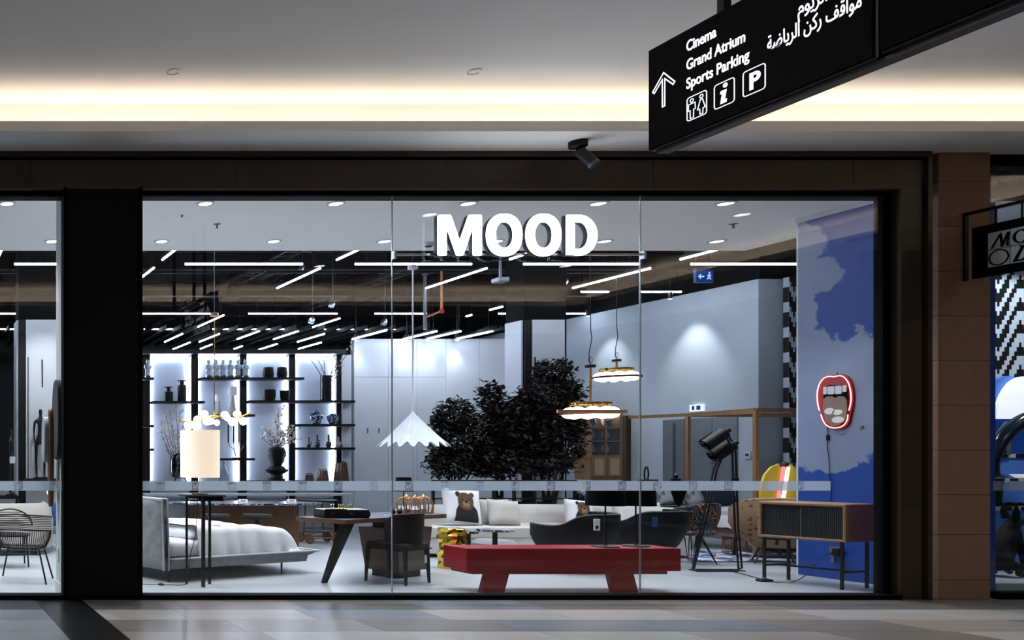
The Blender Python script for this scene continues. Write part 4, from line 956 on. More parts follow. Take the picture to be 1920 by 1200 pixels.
# floral armchair behind the sideboard
g = NT('beige_floral_fabric', .8); v = g.t.nodes.new('ShaderNodeTexVoronoi'); v.inputs['Scale'].default_value = 12; g.t.links.new(g.tc.outputs['Object'], v.inputs['Vector'])
k = g.f('LESS_THAN', v.outputs['Distance'], .25); fc = g.ramp(g.noise(6, 1), [(0, '#3a2a22'), (.45, '#7d2a26'), (.55, '#5a4030')], True); M_flor = g.out(g.mix(k, '#8d7159', fc))
t = thing('floral_armchair', 'beige floral shell armchair with dark inside on thin legs behind the sideboard', 'armchair', (PX(1452, 11.7), 11.7, 0), math.radians(-40))
shell(MB(), .46, .42, math.radians(-205), math.radians(25), lambda s: .9-.3*abs(s)**2.2, .22, .4, .06).build('shell', M_flor, t, True, 60)
MB().lathe([(.0, .26), (.22, .27), (.31, .36), (.28, .45), (0, .47)], n=20).build('seat_cushion', M_dkfab, t, True)
for a in (45, 135, 225, 315): c, d = math.cos(math.radians(a)), math.sin(math.radians(a)); MB().tube([(.14*c, .14*d, .28), (.3*c, .3*d, 0)], [.016, .009], 6).build('leg', M_walnut, t, True)

# ================================================================ SOFA AND CUSHIONS
path = [(7.46, 12.4), (7.44, 12.72), (7.55, 13.06), (7.85, 13.3), (8.3, 13.42), (9.0, 13.48), (10.0, 13.48), (10.75, 13.42), (11.05, 13.3), (11.2, 13.05), (11.22, 12.7), (11.16, 12.35)]
pth = [(p.x, p.y) for p in spline([(a, b, 0) for a, b in path], 4)]
t = thing('sofa', 'long curved cream boucle sofa with rounded back behind the red bench', 'sofa', (9.4, 12.9, 0))
prof = [(-.12, .06), (.14, .06), (.16, .12), (.14, .55), (.10, .66), (.02, .715), (-.06, .71), (-.12, .64), (-.14, .4)]
nn = len(pth); cuts = [0, int(nn*.24), int(nn*.48), int(nn*.72), nn-1]
for a, b in zip(cuts[:-1], cuts[1:]):
    MB().sweep(pth[a:b+1], prof).build('back_section', M_boucle, t, True, 50, world=True)
front = [(7.5, 12.38), (7.85, 12.28), (8.5, 12.28), (9.4, 12.34), (10.3, 12.34), (10.8, 12.2), (11.12, 12.15)]
inner_ = [(p.x, p.y) for p in spline([(a, b, 0) for a, b in path], 4)]
fr = [(p.x, p.y) for p in spline([(a, b, 0) for a, b in front], 6)]
poly = inner_+fr[::-1]
def seat_slab(z0, z1, grow, nm):
    c = Vector((9.4, 12.85)); pp = [tuple(c+(Vector(p)-c)*grow) for p in poly]
    MB().prism(pp, lambda a, b: (a, b, z0), lambda a, b: (a, b, z1)).build(nm, M_boucle, t, world=True)
seat_slab(.06, .3, .985, 'base'); seat_slab(.3, .40, 1.0, 'seat_cushion'); seat_slab(.40, .43, .985, 'seat_top')
for a, b in ((7.8, 12.5), (10.9, 12.4), (9.4, 13.3)): MB().lathe([(.03, 0), (.03, .07)], n=10).sh(a, b, 0).build('foot', M_black, t, world=True)
g_ = 'sofa cushions'
def cushion(nm, label, px, pb, y, w, h, tilt, yaw, m, lean=-.25):
    o = MB().cushion(w, h, .17, 14).build(nm, m, smooth=True, ang=0, label=label, cat='cushion', group=g_)
    o.location = (PX(px, y), y, PZ(pb, y)); o.rotation_euler = (lean, tilt, yaw); return o
M_bearb = mat('bear_brown_print', '#4f3a28', .9, var=.5, scale=30); M_beard = mat('bear_dark_print', '#0d0c0c', .9, var=.3, scale=30); M_bearl = mat('bear_muzzle_print', '#8a6a4c', .9, var=.3, scale=30)
def bear_print(o, w, h):
    k = h
    def lay(n, pts, m, off, zf=.0):
        me = shape_mesh([pts], .001, 0, n); x = link(n, me, m, o, mw=at(FACE_CAM, 0, -.088-off, 0)); return x
    # the print follows the pillow bulge: drawn on a shallow dome in front of the cover
    def dome(n, pts, m, off):
        me = shape_mesh([pts], .0006, 0, n)
        bm = bmesh.new(); bm.from_mesh(me); bmesh.ops.subdivide_edges(bm, edges=bm.edges, cuts=3, use_grid_fill=True); bmesh.ops.triangulate(bm, faces=bm.faces)
        for v in bm.verts:
            a = max(-1, min(1, v.co.x/(w/2))); b = max(-1, min(1, (v.co.y-h/2)/(h/2)))
            v.co.z += .17/2*(max(0, 1-a**4)**.6)*(max(0, 1-b**4)**.6)+off
        bm.to_mesh(me); bm.free(); link(n, me, m, o, mw=FACE_CAM.copy())
    dome('bear_body', [(-.17*k/.5, .035), (.19*k/.5, .035), (.16*k/.5, .2*k/.5), (.1*k/.5, .27*k/.5), (-.1*k/.5, .27*k/.5), (-.15*k/.5, .18*k/.5)], M_beard, .004)
    dome('bear_head', ell(0, .31*k/.5, .115*k/.5, .125*k/.5, 22, p=2.3), M_bearb, .007)
    for s in (-1, 1):
        dome('bear_ear', ell(s*.105*k/.5, .41*k/.5, .035*k/.5, .035*k/.5, 12), M_beard if s < 0 else M_bearb, .006)
        dome('bear_eye', ell(s*.045*k/.5, .335*k/.5, .010*k/.5, .010*k/.5, 8), M_beard, .011)
    dome('bear_muzzle', ell(0, .27*k/.5, .05*k/.5, .06*k/.5, 14), M_bearl, .010)
    dome('bear_nose', ell(0, .305*k/.5, .025*k/.5, .018*k/.5, 10), M_beard, .014); dome('bear_mouth', ell(.0, .232*k/.5, .022*k/.5, .010*k/.5, 10), mat('bear_mouth_print', '#7a3a34', .9), .014)
o = cushion('printed_cushion', 'white cushion with a brown bear print leaning at the left end of the sofa', 869, 984, 12.75, .64, .55, .10, .12, M_linen); bear_print(o, .64, .55)
o = cushion('printed_cushion', 'white cushion with bear print half hidden behind the left lounge chair', 1089, 985, 13.05, .46, .40, .1, 0, M_linen); bear_print(o, .46, .40)
cushion('throw_cushion', 'plain cream cushion in front of its twin in the middle of the sofa', 947, 986, 12.8, .52, .40, .09, .1, M_boucle)
cushion('throw_cushion', 'plain cream cushion tucked behind its twin in the middle of the sofa', 932, 984, 13.0, .46, .40, .0, -.05, M_boucle)
cushion('throw_cushion', 'plain white cushion behind the gap between the two lounge chairs', 1183, 986, 12.95, .44, .38, -.05, .0, M_linen)
cushion('throw_cushion', 'plain white cushion at the right end of the sofa', 1216, 984, 13.05, .42, .36, .05, -.1, M_linen)
# ================================================================ SMALL TABLES AND STOOL BY THE SOFA
g = NT('black_marble', .2); M_marble = g.out(g.ramp(g.noise(6, 8, rough=.7), [(0, '#16181c'), (.46, '#1d2126'), (.5, '#c9d0da'), (.54, '#20242a'), (.68, '#8794a8'), (.75, '#15181c')]))
def side_table(px, py, y, r, label):
    z = PZ(py, y); t = thing('marble_side_table', label, 'table', (PX(px, y), y, 0), group='marble side tables')
    MB().lathe([(r-.015, z-.03), (r, z-.015), (r, z), (0, z)], n=28).build('top', M_marble, t, True); MB().lathe([(.03, .02), (.03, z-.03)], n=12).build('stem', M_black, t, True); MB().lathe([(r*.6, 0), (r*.6, .012), (.03, .02)], n=20).build('base', M_black, t, True)
side_table(928, 992, 11.5, .22, 'round dark marble side table on black stem in front of the sofa')
side_table(878, 996, 11.75, .13, 'small round marble table behind the gold stool')
def crumple(p, r, z, a):
    return r*(1+.10*mnoise.noise(Vector((math.cos(a)*2.2, math.sin(a)*2.2, z*7))))
t = thing('gold_stool', 'crumpled shiny gold drum stool left of the red bench end', 'stool', (PX(846, 11.2), 11.2, 0))
zt3 = PZ(990, 11.2)
MB().grid(lambda u, v: ((.15+.028*mnoise.cell(Vector((math.floor(u*9), math.floor(v*7), 3))))*math.cos(2*PI*u), (.15+.028*mnoise.cell(Vector((math.floor(u*9), math.floor(v*7), 3))))*math.sin(2*PI*u), v*zt3), 18, 12, True).build('body', M_gold, t)
MB().lathe([(.0, zt3), (.14, zt3), (.16, zt3-.01)], n=18).build('top', M_gold, t)
t = thing('pouf', 'low grey round pouf in front of the sofa', 'pouf', (PX(925, 12.0), 11.98, 0))
MB().lathe([(.0, .02), (.24, .02), (.27, .08), (.27, .25), (.22, .3), (0, .3)], n=28).build('cushion', M_greyfab, t, True); MB().lathe([(.2, 0), (.2, .03)], n=20).build('base', M_black, t); MB().lathe([(.272, .15), (.276, .165), (.272, .18)], n=28).build('brass_band', M_brass, t, True)
# ================================================================ DESK GROUP
u = Vector((.865, .502, 0)); FD = Vector((4.87, 9.53, 0)); rz = math.atan2(.502, .865)
M_desk = mat('desk_walnut', '#6a4930', .4, var=.16, scale=4, stretch=(1, 8, 8)); M_desktop = mat('desk_grey_top', '#43474d', .4, var=.08, scale=3)
t = thing('desk', 'angular wooden desk with grey top on a black slanted blade leg and walnut pedestal', 'desk', FD, rz)
B(0, 2.06, 0, .62, .705, .745).build('top', M_desk, t); B(.0, 2.06, 0, .62, .745, .752).build('top_inlay', M_desktop, t)
loc = lambda px, y, z: ((Vector((PX(px, y), y, 0))-FD).dot(u), (Vector((PX(px, y), y, 0))-FD).dot(Vector((-.502, .865, 0))), z)
a0 = loc(608.5, 9.87, 0)
MB().hexa([(a0[0]-.024, a0[1]-.02, 0), (a0[0]+.024, a0[1]-.02, 0), (a0[0]+.024, a0[1]+.03, 0), (a0[0]-.024, a0[1]+.03, 0)], [(.2, .12, .705), (.37, .12, .705), (.37, .2, .705), (.2, .2, .705)]).build('blade_leg', M_black, t)
MB().hexa([(1.18, .08, .08), (1.78, .08, .08), (1.78, .5, .08), (1.18, .5, .08)], [(1.1, .05, .6), (1.83, .05, .6), (1.83, .54, .6), (1.1, .54, .6)]).build('pedestal', M_walnut, t)
B(1.26, 1.7, .12, .46, 0, .08).build('plinth', M_black, t); B(1.11, 1.815, .042, .05, .33, .345).build('drawer_gap', M_blackm, t); B(1.25, 1.7, .15, .45, .6, .705).build('support_block', M_black, t)
# games box with chess pieces
DT = .752
t = thing('chess_box', 'black lacquered chess box with open tray lying on the desk', 'chess box', (PX(640, 9.95), 9.95, DT))
MB().rbox(-.26, .26, -.13, .13, 0, .095, .004, 1).build('box', M_black, t); B(-.25, .25, -.12, .12, .095, .10).build('board', M_linen, t); B(-.25, -.0, -.135, -.12, .098, .108).build('edge_strip', M_oak, t)
for x in (-.17, .05): B(x-.012, x+.012, -.134, -.13, .05, .062).build('latch', M_chrome, t)
B(.26, .285, -.1, .0, .02, .07).build('drawer_edge', M_black, t)
for i, (x, y, m, nm) in enumerate(((-.12, .0, M_chrome, 'silver'), (-.07, .04, M_chrome, 'silver'), (-.02, -.03, M_brass, 'brass'), (.03, .03, M_brass, 'brass'), (.08, -.02, M_brass, 'brass'), (.13, .02, M_brass, 'brass'), (.0, .06, M_chrome, 'silver'))):
    c = thing('chess_piece', '%s from the left of the small %s chess pieces on the chess box' % (ORD[i], nm), 'chess piece', (t.location.x+x, 9.95+y, DT+.10), group='chess pieces')
    MB().lathe([(.014, 0), (.014, .006), (.007, .012), (.005, .04)], n=8).build('body', m, c, True); MB().ball((0, 0, .048), .009, 8, 6).build('head', m, c, True)
# bird cage lamps and little desk things
M_rose = mat('rose_gold', '#b5835a', .3, .9)
for px, y, nm in ((762, 10.75, 'front'), (778, 10.62, 'middle'), (794, 10.78, 'rear right')):
    t = thing('cage_lamp', 'copper bird cage lamp on the right part of the desk, the %s one' % nm, 'lamp', (PX(px, y), y, DT), group='copper cage lamps')
    MB().lathe([(.11, 0), (.115, .01), (.03, .014)], n=24).build('base', M_rose, t, True); n = 12
    for k in range(n):
        a = 2*PI*k/n; MB().tube([(r*math.cos(a), r*math.sin(a), z) for r, z in ((.10, .01), (.112, .07), (.11, .13), (.08, .185), (.02, .205))], .006, 5).build('bar', M_rose, t)
    MB().lathe([(.0, .2), (.025, .205), (.012, .23), (.0, .24)], n=12).build('finial', M_rose, t, True); MB().lathe([(.035, .02), (.045, .05), (.02, .09), (0, .1)], n=12).build('bulb', M_ceramic, t, True)
y = 10.95; t = thing('table_lamp', 'small table lamp with tapered black shade at the back of the desk', 'lamp', (PX(757, y), y, DT))
z1, z0 = PZ(895, y)-DT, PZ(921, y)-DT
MB().lathe([(.12, z0), (.085, z1), (.08, z1), (.115, z0)], n=24, cap=False).build('lamp_shade', M_blackm, t, True); MB().lathe([(.007, .0), (.007, z1-.02)], n=8).build('stem', M_black, t); MB().lathe([(.07, 0), (.07, .012), (.01, .02)], n=18).build('base', M_black, t, True); MB().bar((-.09, 0, z1-.03), (.09, 0, z1-.03), .005).build('shade_spider', M_black, t)
for i, (px, nm, m) in enumerate(((737, 'black', M_blackcer), (749, 'black', M_blackcer))):
    y = 10.55; t = thing('desk_ornament', 'small round black ornament on the desk, %s one' % ('left', 'right')[i], 'ornament', (PX(px, y), y, DT), group='desk ornaments')
    MB().ball((0, 0, .03), .03, 12, 8).build('ball', m, t, True); MB().lathe([(.015, 0), (.01, .01)], n=8).build('foot', m, t); MB().tube([(0, 0, .05), (.02, 0, .075)], .005, 5).build('stalk', m, t)
t = thing('paper_card', 'small white card lying on the desk left of the ornaments', 'card', (PX(728, 10.3), 10.3, DT)); B(-.05, .05, -.03, .03, 0, .004).build('sheet', M_linen, t); B(-.03, .02, -.015, .015, .004, .005).build('print', M_grey, t)

# ================================================================ BED AT THE LEFT
t = thing('bed', 'upholstered grey bed with white duvet standing behind the left half of the window', 'bed', (3.02, 9.93, 0), math.atan2(.68, 1.65))
W = 1.75
def wav(a, b, s): return mnoise.noise(Vector((a*s, b*s, 1.7)))
def hb(u_, v_):   # padded headboard, closed ring round the panel
    return None
mb = MB()
def panel_grid(sg):
    def fn(a, b):
        y = -.03+a*(W+.06); z = .14+b*.83; k = (1-(2*a-1)**6)**.5*(1-(2*b-1)**6)**.5
        return (-.04+sg*(.035+.055*k)+(.016*wav(y*3, z*3, 2.2)+.012*wav(y*9+4, z*6, 1.6))*k-.05*(b-.0)*.6, y, z)
    return fn
mb.grid(panel_grid(-1), 60, 36); mb.grid(panel_grid(1), 40, 24)
h = mb.build('headboard', M_greyfab, t, True, 0)
rim = [(-.075+.0, -.035, .14), (-.09, -.045, .5), (-.105, -.04, .97), (-.105, W/2, .985), (-.105, W+.035, .97), (-.075, W+.03, .14)]
for dx in (-.03, .05): MB().tube([(a+dx, b, c) for a, b, c in rim], .009, 6).build('piping', mat('pale_piping', '#b3b5b7', .8), h, True)
MB().sweep([(0.0, W/2), (.6, W/2), (1.6, W/2), (1.85, W/2), (2.12, W/2)], [(-W/2-.02, .15), (W/2+.02, .15), (W/2+.06, .27), (-W/2-.06, .27)]).build('platform', M_greyfab, t)
MB().hexa([(1.9, -.0, .17), (2.0, -.0, .17), (2.0, W, .17), (1.9, W, .17)], [(1.9, -.05, .27), (2.24, -.08, .275), (2.24, W+.08, .275), (1.9, W+.05, .27)]).build('foot_flap', M_greyfab, t)
MB().tube([(.02, -.075, .275), (1.2, -.075, .282), (2.26, -.09, .285), (2.26, W+.09, .285)], .012, 6).build('platform_piping', MATS['pale_piping'], t, True)
MB().rbox(.04, 2.0, .02, W-.02, .27, .47, .07, 3).build('mattress', M_linen, t, True)
def duvet(a, b):
    x = .42+a*1.62; s = b*2-1; half = W/2+.005
    fall = max(0, abs(s)-.82)/.18; y = W/2+math.copysign(min(abs(s), .82)/.82*(half-.03)+.05*math.sin(fall*PI/2), s)
    z = .635-.07*a-.33*fall**1.1+.02*wav(x*2, y*2, 1.5)
    if a > .8: z -= .27*((a-.8)/.2)**2.4
    y += .018*math.sin(x*21+3*wav(x, y, 3))*fall*math.copysign(1, s); z += .014*wav(x*5, y*5+3, 1.1)*(1-fall*.5)
    if b in (0.0, 1.0): z = max(z, .285)
    return (x+.02*wav(y*3, z*3, 2), y, max(z, .29))
M_duvet = mat('white_duvet', '#d8dbdf', .9, var=.02, bump=.4, bscale=9)
MB().grid(duvet, 64, 60).grid(lambda a, b: tuple(Vector(duvet(a, b))-Vector((0, 0, .02))), 64, 60).build('duvet', M_duvet, t, True, 0)
for k, y in enumerate((.42, 1.3)):
    o = MB().cushion(.72, .46, .2, 14).build('pillow', M_linen, t, True, 0); o.location = (.40, y, .49); o.rotation_euler = (-1.25, 0, -PI/2)
for x, y in ((.0, .0), (1.75, .02), (.0, W), (1.75, W-.02), (.9, W/2)): MB().tube([(x, y, 0), (x, y, .16)], [.009, .013], 8).build('leg', M_black, t, True)
# tall black stand with table lamp in front of the bed
y0 = 9.68; xs_ = PX(379, y0)
t = thing('tall_side_table', 'tall thin black side table with three legs in front of the bed', 'table', (xs_, y0, 0))
zt4 = PZ(927, y0)
MB().rbox(-.225, .225, -.13, .13, zt4-.022, zt4, .006, 1).build('top', M_black, t); B(-.21, .21, -.11, .11, zt4-.07, zt4-.055).build('under_shelf', M_black, t); B(-.02, .2, -.1, .1, zt4-.055, zt4-.022).build('drawer', M_blackm, t)
for px, y, w_ in ((350, 9.79, .022), (381, 9.56, .034), (393, 9.79, .026)):
    x = PX(px, y)-xs_; B(x-w_/2, x+w_/2, y-y0-w_/2, y-y0+w_/2, 0, zt4-.02).build('leg', M_black, t)
t = thing('table_lamp', 'table lamp with large cream drum shade on the tall black side table', 'lamp', (PX(375, y0), y0, zt4))
za, zb5 = PZ(895, y0)-zt4, PZ(807, y0)-zt4; r = 35*y0/F
MB().lathe([(r, za), (r, zb5), (r-.006, zb5), (r-.006, za)], n=40, cap=False).build('lamp_shade', M_shade, t, True); MB().lathe([(.09, 0), (.09, .012), (.014, .02)], n=24).build('base', M_black, t, True)
MB().lathe([(.01, .015), (.01, zb5-.06)], n=10).build('stem', M_linen, t, True); MB().bar((-r, 0, zb5-.06), (r, 0, zb5-.06), .006).build('shade_spider', M_chrome, t); MB().ball((0, 0, (za+zb5)/2), .05, 14, 10).build('bulb', M_globe, t, True)
for i, px in enumerate((330, 382)):
    pts = None
pts = [(PX(a, y), y, z) for a, y, z in ((370, 9.72, zt4-.08), (369, 9.76, .8), (366, 9.8, .55), (356, 9.8, .3), (352, 9.82, .05), (346, 9.7, .008), (325, 9.68, .006), (302, 9.7, .012), (285, 9.72, .006), (262, 9.75, .006))]
c = thing('lamp_cable', 'thin black lamp cable with foot switch on the floor beside the bed', 'cable', (PX(302, 9.7), 9.7, 0))
MB().tube(spline(pts, 5), .004, 5).build('cable', M_black, c, world=True); MB().lathe([(.035, 0), (.035, .015), (.012, .025)], n=12).build('foot_switch', M_black, c, True)

# ================================================================ DINING TABLE, STOOLS, TROLLEY
t = thing('dining_table', 'long oval dining table with dark marble top and curved walnut base behind the bed', 'table', (PX(455, 13.4), 13.4, 0))
hx = 1.22
MB().lathe([(.0, .72), (.97, .72), (1.0, .735), (1.0, .75), (0, .752)], n=48, sx=hx, sy=.5).build('top', M_marble, t, True)
MB().sweep([(-.85, .0), (-.8, -.14), (-.6, -.2), (0, -.22), (.6, -.2), (.8, -.14), (.85, 0), (.8, .14), (.6, .2), (0, .22), (-.6, .2), (-.8, .14), (-.85, 0)], [(-.02, 0), (.02, 0), (.02, .72), (-.02, .72)]).build('base', mat('curved_walnut_base', '#57391f', .4, var=.2, scale=6, stretch=(5, 5, .6)), t, True)
for px, nm in ((365, 'left'), (455, 'middle'), (546, 'right')):
    y = 13.3; c = thing('place_card', 'white folded card on the dining table, the %s one' % nm, 'card', (PX(px, y), y, .752), group='dining table cards'); MB().hexa([(-.07, -.03, 0), (.07, -.03, 0), (.07, .03, 0), (-.07, .03, 0)], [(-.07, -.004, .05), (.07, -.004, .05), (.07, .004, .05), (-.07, .004, .05)]).build('card', M_linen, c); B(-.04, .04, -.022, -.02, .015, .03).build('print', M_grey, c)
for px, nm in ((403, 'left'), (482, 'right')):
    y = 12.35; t = thing('swivel_stool', 'black swivel stool with arched metal feet at the dining table, the %s one' % nm, 'stool', (PX(px, y), y, 0), group='swivel stools')
    MB().lathe([(.0, .56), (.16, .565), (.21, .6), (.2, .63), (0, .61)], n=24).build('seat', M_dkfab, t, True); MB().lathe([(.025, .2), (.03, .56)], n=10).build('column', M_black, t, True); MB().lathe([(.05, .34), (.05, .38)], n=12).build('hub', M_black, t)
    for a in (20, 110, 200, 290):
        c, d = math.cos(math.radians(a)), math.sin(math.radians(a)); MB().tube([(0, 0, .38), (.18*c, .18*d, .37), (.25*c, .25*d, .33), (.29*c, .29*d, .0)], .016, 7).build('leg', M_black, t, True)
t = thing('bar_trolley', 'wooden bar trolley with two round wheels and dark trays right of the dining table', 'trolley', (PX(597, 14.5), 14.5, 0))
for s in (-.22, .22):
    for dy in (-.17, .17):
        wx = s*1.05; MB().lathe([(.085, -.015), (.09, 0), (.085, .015)], n=20).xf(Matrix.Translation((wx, dy, .09)) @ Matrix.Rotation(.5, 4, 'Z') @ Matrix.Rotation(PI/2, 4, 'Y')).build('wheel', M_oak, t, True)
        MB().tube([(s*.8, dy, .09), (s*.62, dy, .7)], .013, 6).build('post', M_oak, t)
    MB().tube([(s*.8, -.17, .1), (s*.8, .17, .1)], .012, 6).build('axle', M_oak, t)
for dy in (-.17, .17): MB().tube([(-.2, dy, .1), (.2, dy, .1)], .012, 6).build('rail', M_oak, t)
MB().lathe([(.0, .7), (.97, .7), (1, .71), (1, .73), (0, .73)], n=28, sx=.33, sy=.2).build('upper_tray', M_black, t, True); MB().lathe([(.0, .19), (1, .19), (1, .205), (0, .205)], n=24, sx=.24, sy=.17).build('lower_tray', M_black, t, True)
MB().tube([(.24*math.cos(a), .17*math.sin(a), .25) for a in [2*PI*i/20 for i in range(20)]], .006, 5, True).build('tray_rail', M_black, t)
# long low white console under the shelving
t = thing('wall_console', 'long slim white console under the lit shelving', 'console', (PX(470, 15.95), 15.9, 0))
B(-2.0, PX(663, 15.9)-t.location.x, 0, .35, .74, .78).build('top', M_white, t)
for x in (-1.9, -.6, .7, PX(655, 15.9)-t.location.x): MB().tube([(x, .05, .74), (x+.12, .05, 0)], .012, 5).build('leg', M_white, t)
# ================================================================ LIT SHELVING
YS = 16.3; YP = 16.56       # shelf fronts and lit back panels
def sx_(px): return PX(px, YS)
def sz_(py): return PZ(py, YS)
sh = thing('wall_shelving', 'tall black shelving with four backlit white bays behind the bed', 'shelving', (sx_(460), YS, 0))
posts = [(255, 262), (271, 286), (364, 377), (456, 469), (549, 561), (639, 648)]
ztop = PZ(655, YS); zbot = sz_(905)
M_backp = mat('white_back_panel', '#cdd8ea', .9, var=.03, scale=1); M_strip = mat('shelf_led_strip', '#ffffff', .4, emit='#dbe8ff', es=SHELF_E)
for a, b in posts: B(sx_(a), sx_(b), YP-.10, YP+.02, 0, ztop).build('post', M_black, sh, world=True)
B(sx_(255), sx_(650), YS, YP+.04, sz_(663), ztop).build('top_beam', M_black, sh, world=True); B(sx_(255), sx_(650), YS, YP, sz_(908), sz_(904)).build('bottom_board', M_black, sh, world=True)
for (a, b), (c, d) in zip(posts[:-1], posts[1:]):
    x0, x1 = sx_(b), sx_(c)
    bp = B(x0-.02, x1+.02, YP+.02, YP+.05, zbot-.3, sz_(660)).build('back_panel', M_backp, sh, world=True)
    for x in (x0+.002, x1-.016): B(x, x+.014, YP-.005, YP+.018, zbot, sz_(668)).build('led_strip', M_strip, bp, world=False).location = -sh.location
    B(x0+.03, x1-.03, YP-.01, YP+.015, sz_(667), sz_(665.6)).build('led_strip', M_strip, bp).location = -sh.location
    for o in bp.children: o.parent = bp
B(sx_(648), sx_(664), YS+.1, YP+.1, 0, sz_(664)).build('end_wall', M_wallp, sh, world=True)
def shelf(a, b, py): B(sx_(a), sx_(b), YS-.06, YP-.02, sz_(py)-.045, sz_(py)).build('shelf_board', M_black, sh, world=True)
for a, b, py in ((250, 287, 708), (250, 287, 797), (250, 287, 841), (286, 382, 752), (377, 568, 708), (395, 476, 777), (400, 476, 859), (467, 663, 751), (467, 570, 901), (561, 663, 795), (561, 663, 839)): shelf(a, b, py)
YO = YS+.06
def shelf_thing(nm, label, cat, px, py, group=None):
    # stands on the shelf board whose top is at pixel row py (measured at the shelf front)
    return thing(nm, label, cat, (PX(px, YO), YO, sz_(py)), group=group)
def H(p): return p*YO/F
# figurines
g = NT('blue_white_glaze', .2); M_bw = g.out(g.ramp(g.noise(38, 2), [(0, '#c6cdd8'), (.5, '#c2cad6'), (.6, '#5f7390'), (.75, '#39507a')]))
g = NT('blue_porcelain_dark', .2); M_bw2 = g.out(g.ramp(g.noise(24, 3), [(0, '#0f1c38'), (.5, '#15284c'), (.57, '#a9b4c6'), (.7, '#1a2f58')]))
def figurine(px, py, label):
    t = shelf_thing('porcelain_figurine', label, 'figurine', px, py, 'porcelain figurines on the shelving'); k = H(34)/.34
    B(-.045*k, .045*k, -.045*k, .045*k, 0, .03*k).build('plinth', M_walnut, t)
    MB().lathe([(.04*k, .03*k), (.05*k, .08*k), (.045*k, .13*k), (.06*k, .19*k), (.055*k, .235*k), (.02*k, .255*k)], n=14).build('body', M_bw, t, True)
    for s in (-1, 1): MB().tube([(s*.05*k, 0, .22*k), (s*.062*k, -.02*k, .17*k), (s*.03*k, -.05*k, .16*k)], .014*k, 6).build('arm', M_bw, t, True)
    MB().ball((0, 0, .29*k), .034*k, 12, 8, 1.2).build('head', M_bw, t, True)
    for s in (-.018, .018): MB().tube([(s*k, 0, .32*k), (s*1.3*k, 0, .345*k)], [.01*k, .003*k], 6).build('ear', M_bw, t)
figurine(277, 707, 'blue and white porcelain figurine alone at the left end of the shelving')
for i, px in enumerate((391, 405, 418, 432, 446, 460)): figurine(px, 707, '%s from the left of the six porcelain figurines standing in a row' % ORD[i])
def lathe_thing(nm, label, cat, px, py, prof, m, n=20, group=None, part='body'):
    t = shelf_thing(nm, label, cat, px, py, group); MB().lathe([(r*YO/F, z*YO/F) for r, z in prof], n=n).build(part, m, t, True, 30); return t
for px, r, h, nm in ((316, 8, 27, 'shorter'), (341, 7.7, 39, 'taller')):
    t = lathe_thing('black_bottle', 'black apothecary bottle with flat lid, the %s of the two' % nm, 'bottle', px, 752, [(r, 0), (r, h-11), (r-1, h-9), (3.5, h-8), (3.5, h-1)], M_blackcer, group='black bottles'); k = YO/F
    MB().lathe([(8*k, (h-1)*k), (8*k, h*k)], n=18).build('lid', M_blackcer, t)
for px, w_, h, nm in ((410, 7, 37, 'smaller'), (436, 9, 52, 'larger')):
    t = lathe_thing('mushroom_lamp', 'pale lamp with cylindrical shade on a tapered foot on the shelf, the %s one' % nm, 'lamp', px, 777, [(w_*.8, 0), (w_*.35, h*.62), (w_*.3, h*.7)], M_boucle, group='pale shelf lamps', part='foot'); k = YO/F
    MB().lathe([(w_*.9*k, h*.68*k), (w_*.9*k, h*k), (0, h*k)], n=18).build('lamp_shade', M_linen, t, True, 30)
for px, py, r0, r1, h, nm, m in ((503, 708, 9.5, 8.5, 20, 'left dark fluted vase on the upper shelf', M_blackcer), (529, 708, 9, 8, 20, 'right dark fluted vase on the upper shelf', M_blackcer), (505, 751, 11, 12, 21, 'wide dark bowl vase on the middle shelf', M_blackcer), (534, 751, 8, 9, 19, 'narrow dark bowl vase on the middle shelf', M_blackcer)):
    t = lathe_thing('dark_vase', nm, 'vase', px, py, [(r0*.9, 0), (r0*1.05, h*.35), (r1, h), (r1-1.2, h), (r1-1.5, h*.5)], m, group='dark vases'); k = YO/F
    MB().lathe([((r1+.3)*k, (h-1.2)*k), ((r1+.4)*k, h*k), ((r1-1)*k, h*k)], n=20).build('rim', M_grey, t, True)
for px, r, h, nm, m in ((593, 12, 27, 'large round blue and white jar', M_bw2), (624, 10, 21, 'lidded blue and white ginger jar', M_bw2)):
    t = lathe_thing('ginger_jar', nm+' on the right shelf', 'jar', px, 795, [(r*.55, 0), (r*.95, h*.35), (r, h*.55), (r*.6, h*.82), (r*.45, h*.86)], m, group='blue and white jars'); k = YO/F
    MB().lathe([(r*.5*k, h*.84*k), (r*.45*k, h*.92*k), (.5*k, h*.95*k), (1.2*k, h*.98*k), (0, h*k)], n=14).build('lid', m, t, True)
    for s in (-1, 1): MB().tube([(s*r*.9*k, 0, h*.55*k), (s*r*1.08*k, 0, h*.68*k), (s*r*.7*k, 0, h*.75*k)], 1.0*k, 5).build('handle', m, t)
cols = [mat('rust_glaze', '#4a342a', .4), mat('navy_glaze', '#1c2a40', .4), mat('umber_glaze', '#2d211d', .4), mat('sand_glaze', '#a29a92', .5)]
for i, (px, h, r) in enumerate(((579, 20, 4.2), (595, 24, 5.5), (616, 24, 5.2), (634, 20, 4.2))):
    t = lathe_thing('long_neck_vase', '%s from the left of the four small long necked vases' % ORD[i], 'vase', px, 839, [(r*.6, 0), (r, h*.2), (r*.9, h*.35), (1.6, h*.5), (1.6, h*.98), (1.2, h)], cols[i], group='long necked vases'); k = YO/F
    MB().tube([(1.6*k, 0, h*.6*k), (5*k, 0, h*.5*k), (4*k, 0, h*.3*k)], .8*k, 5).build('handle', cols[i], t)
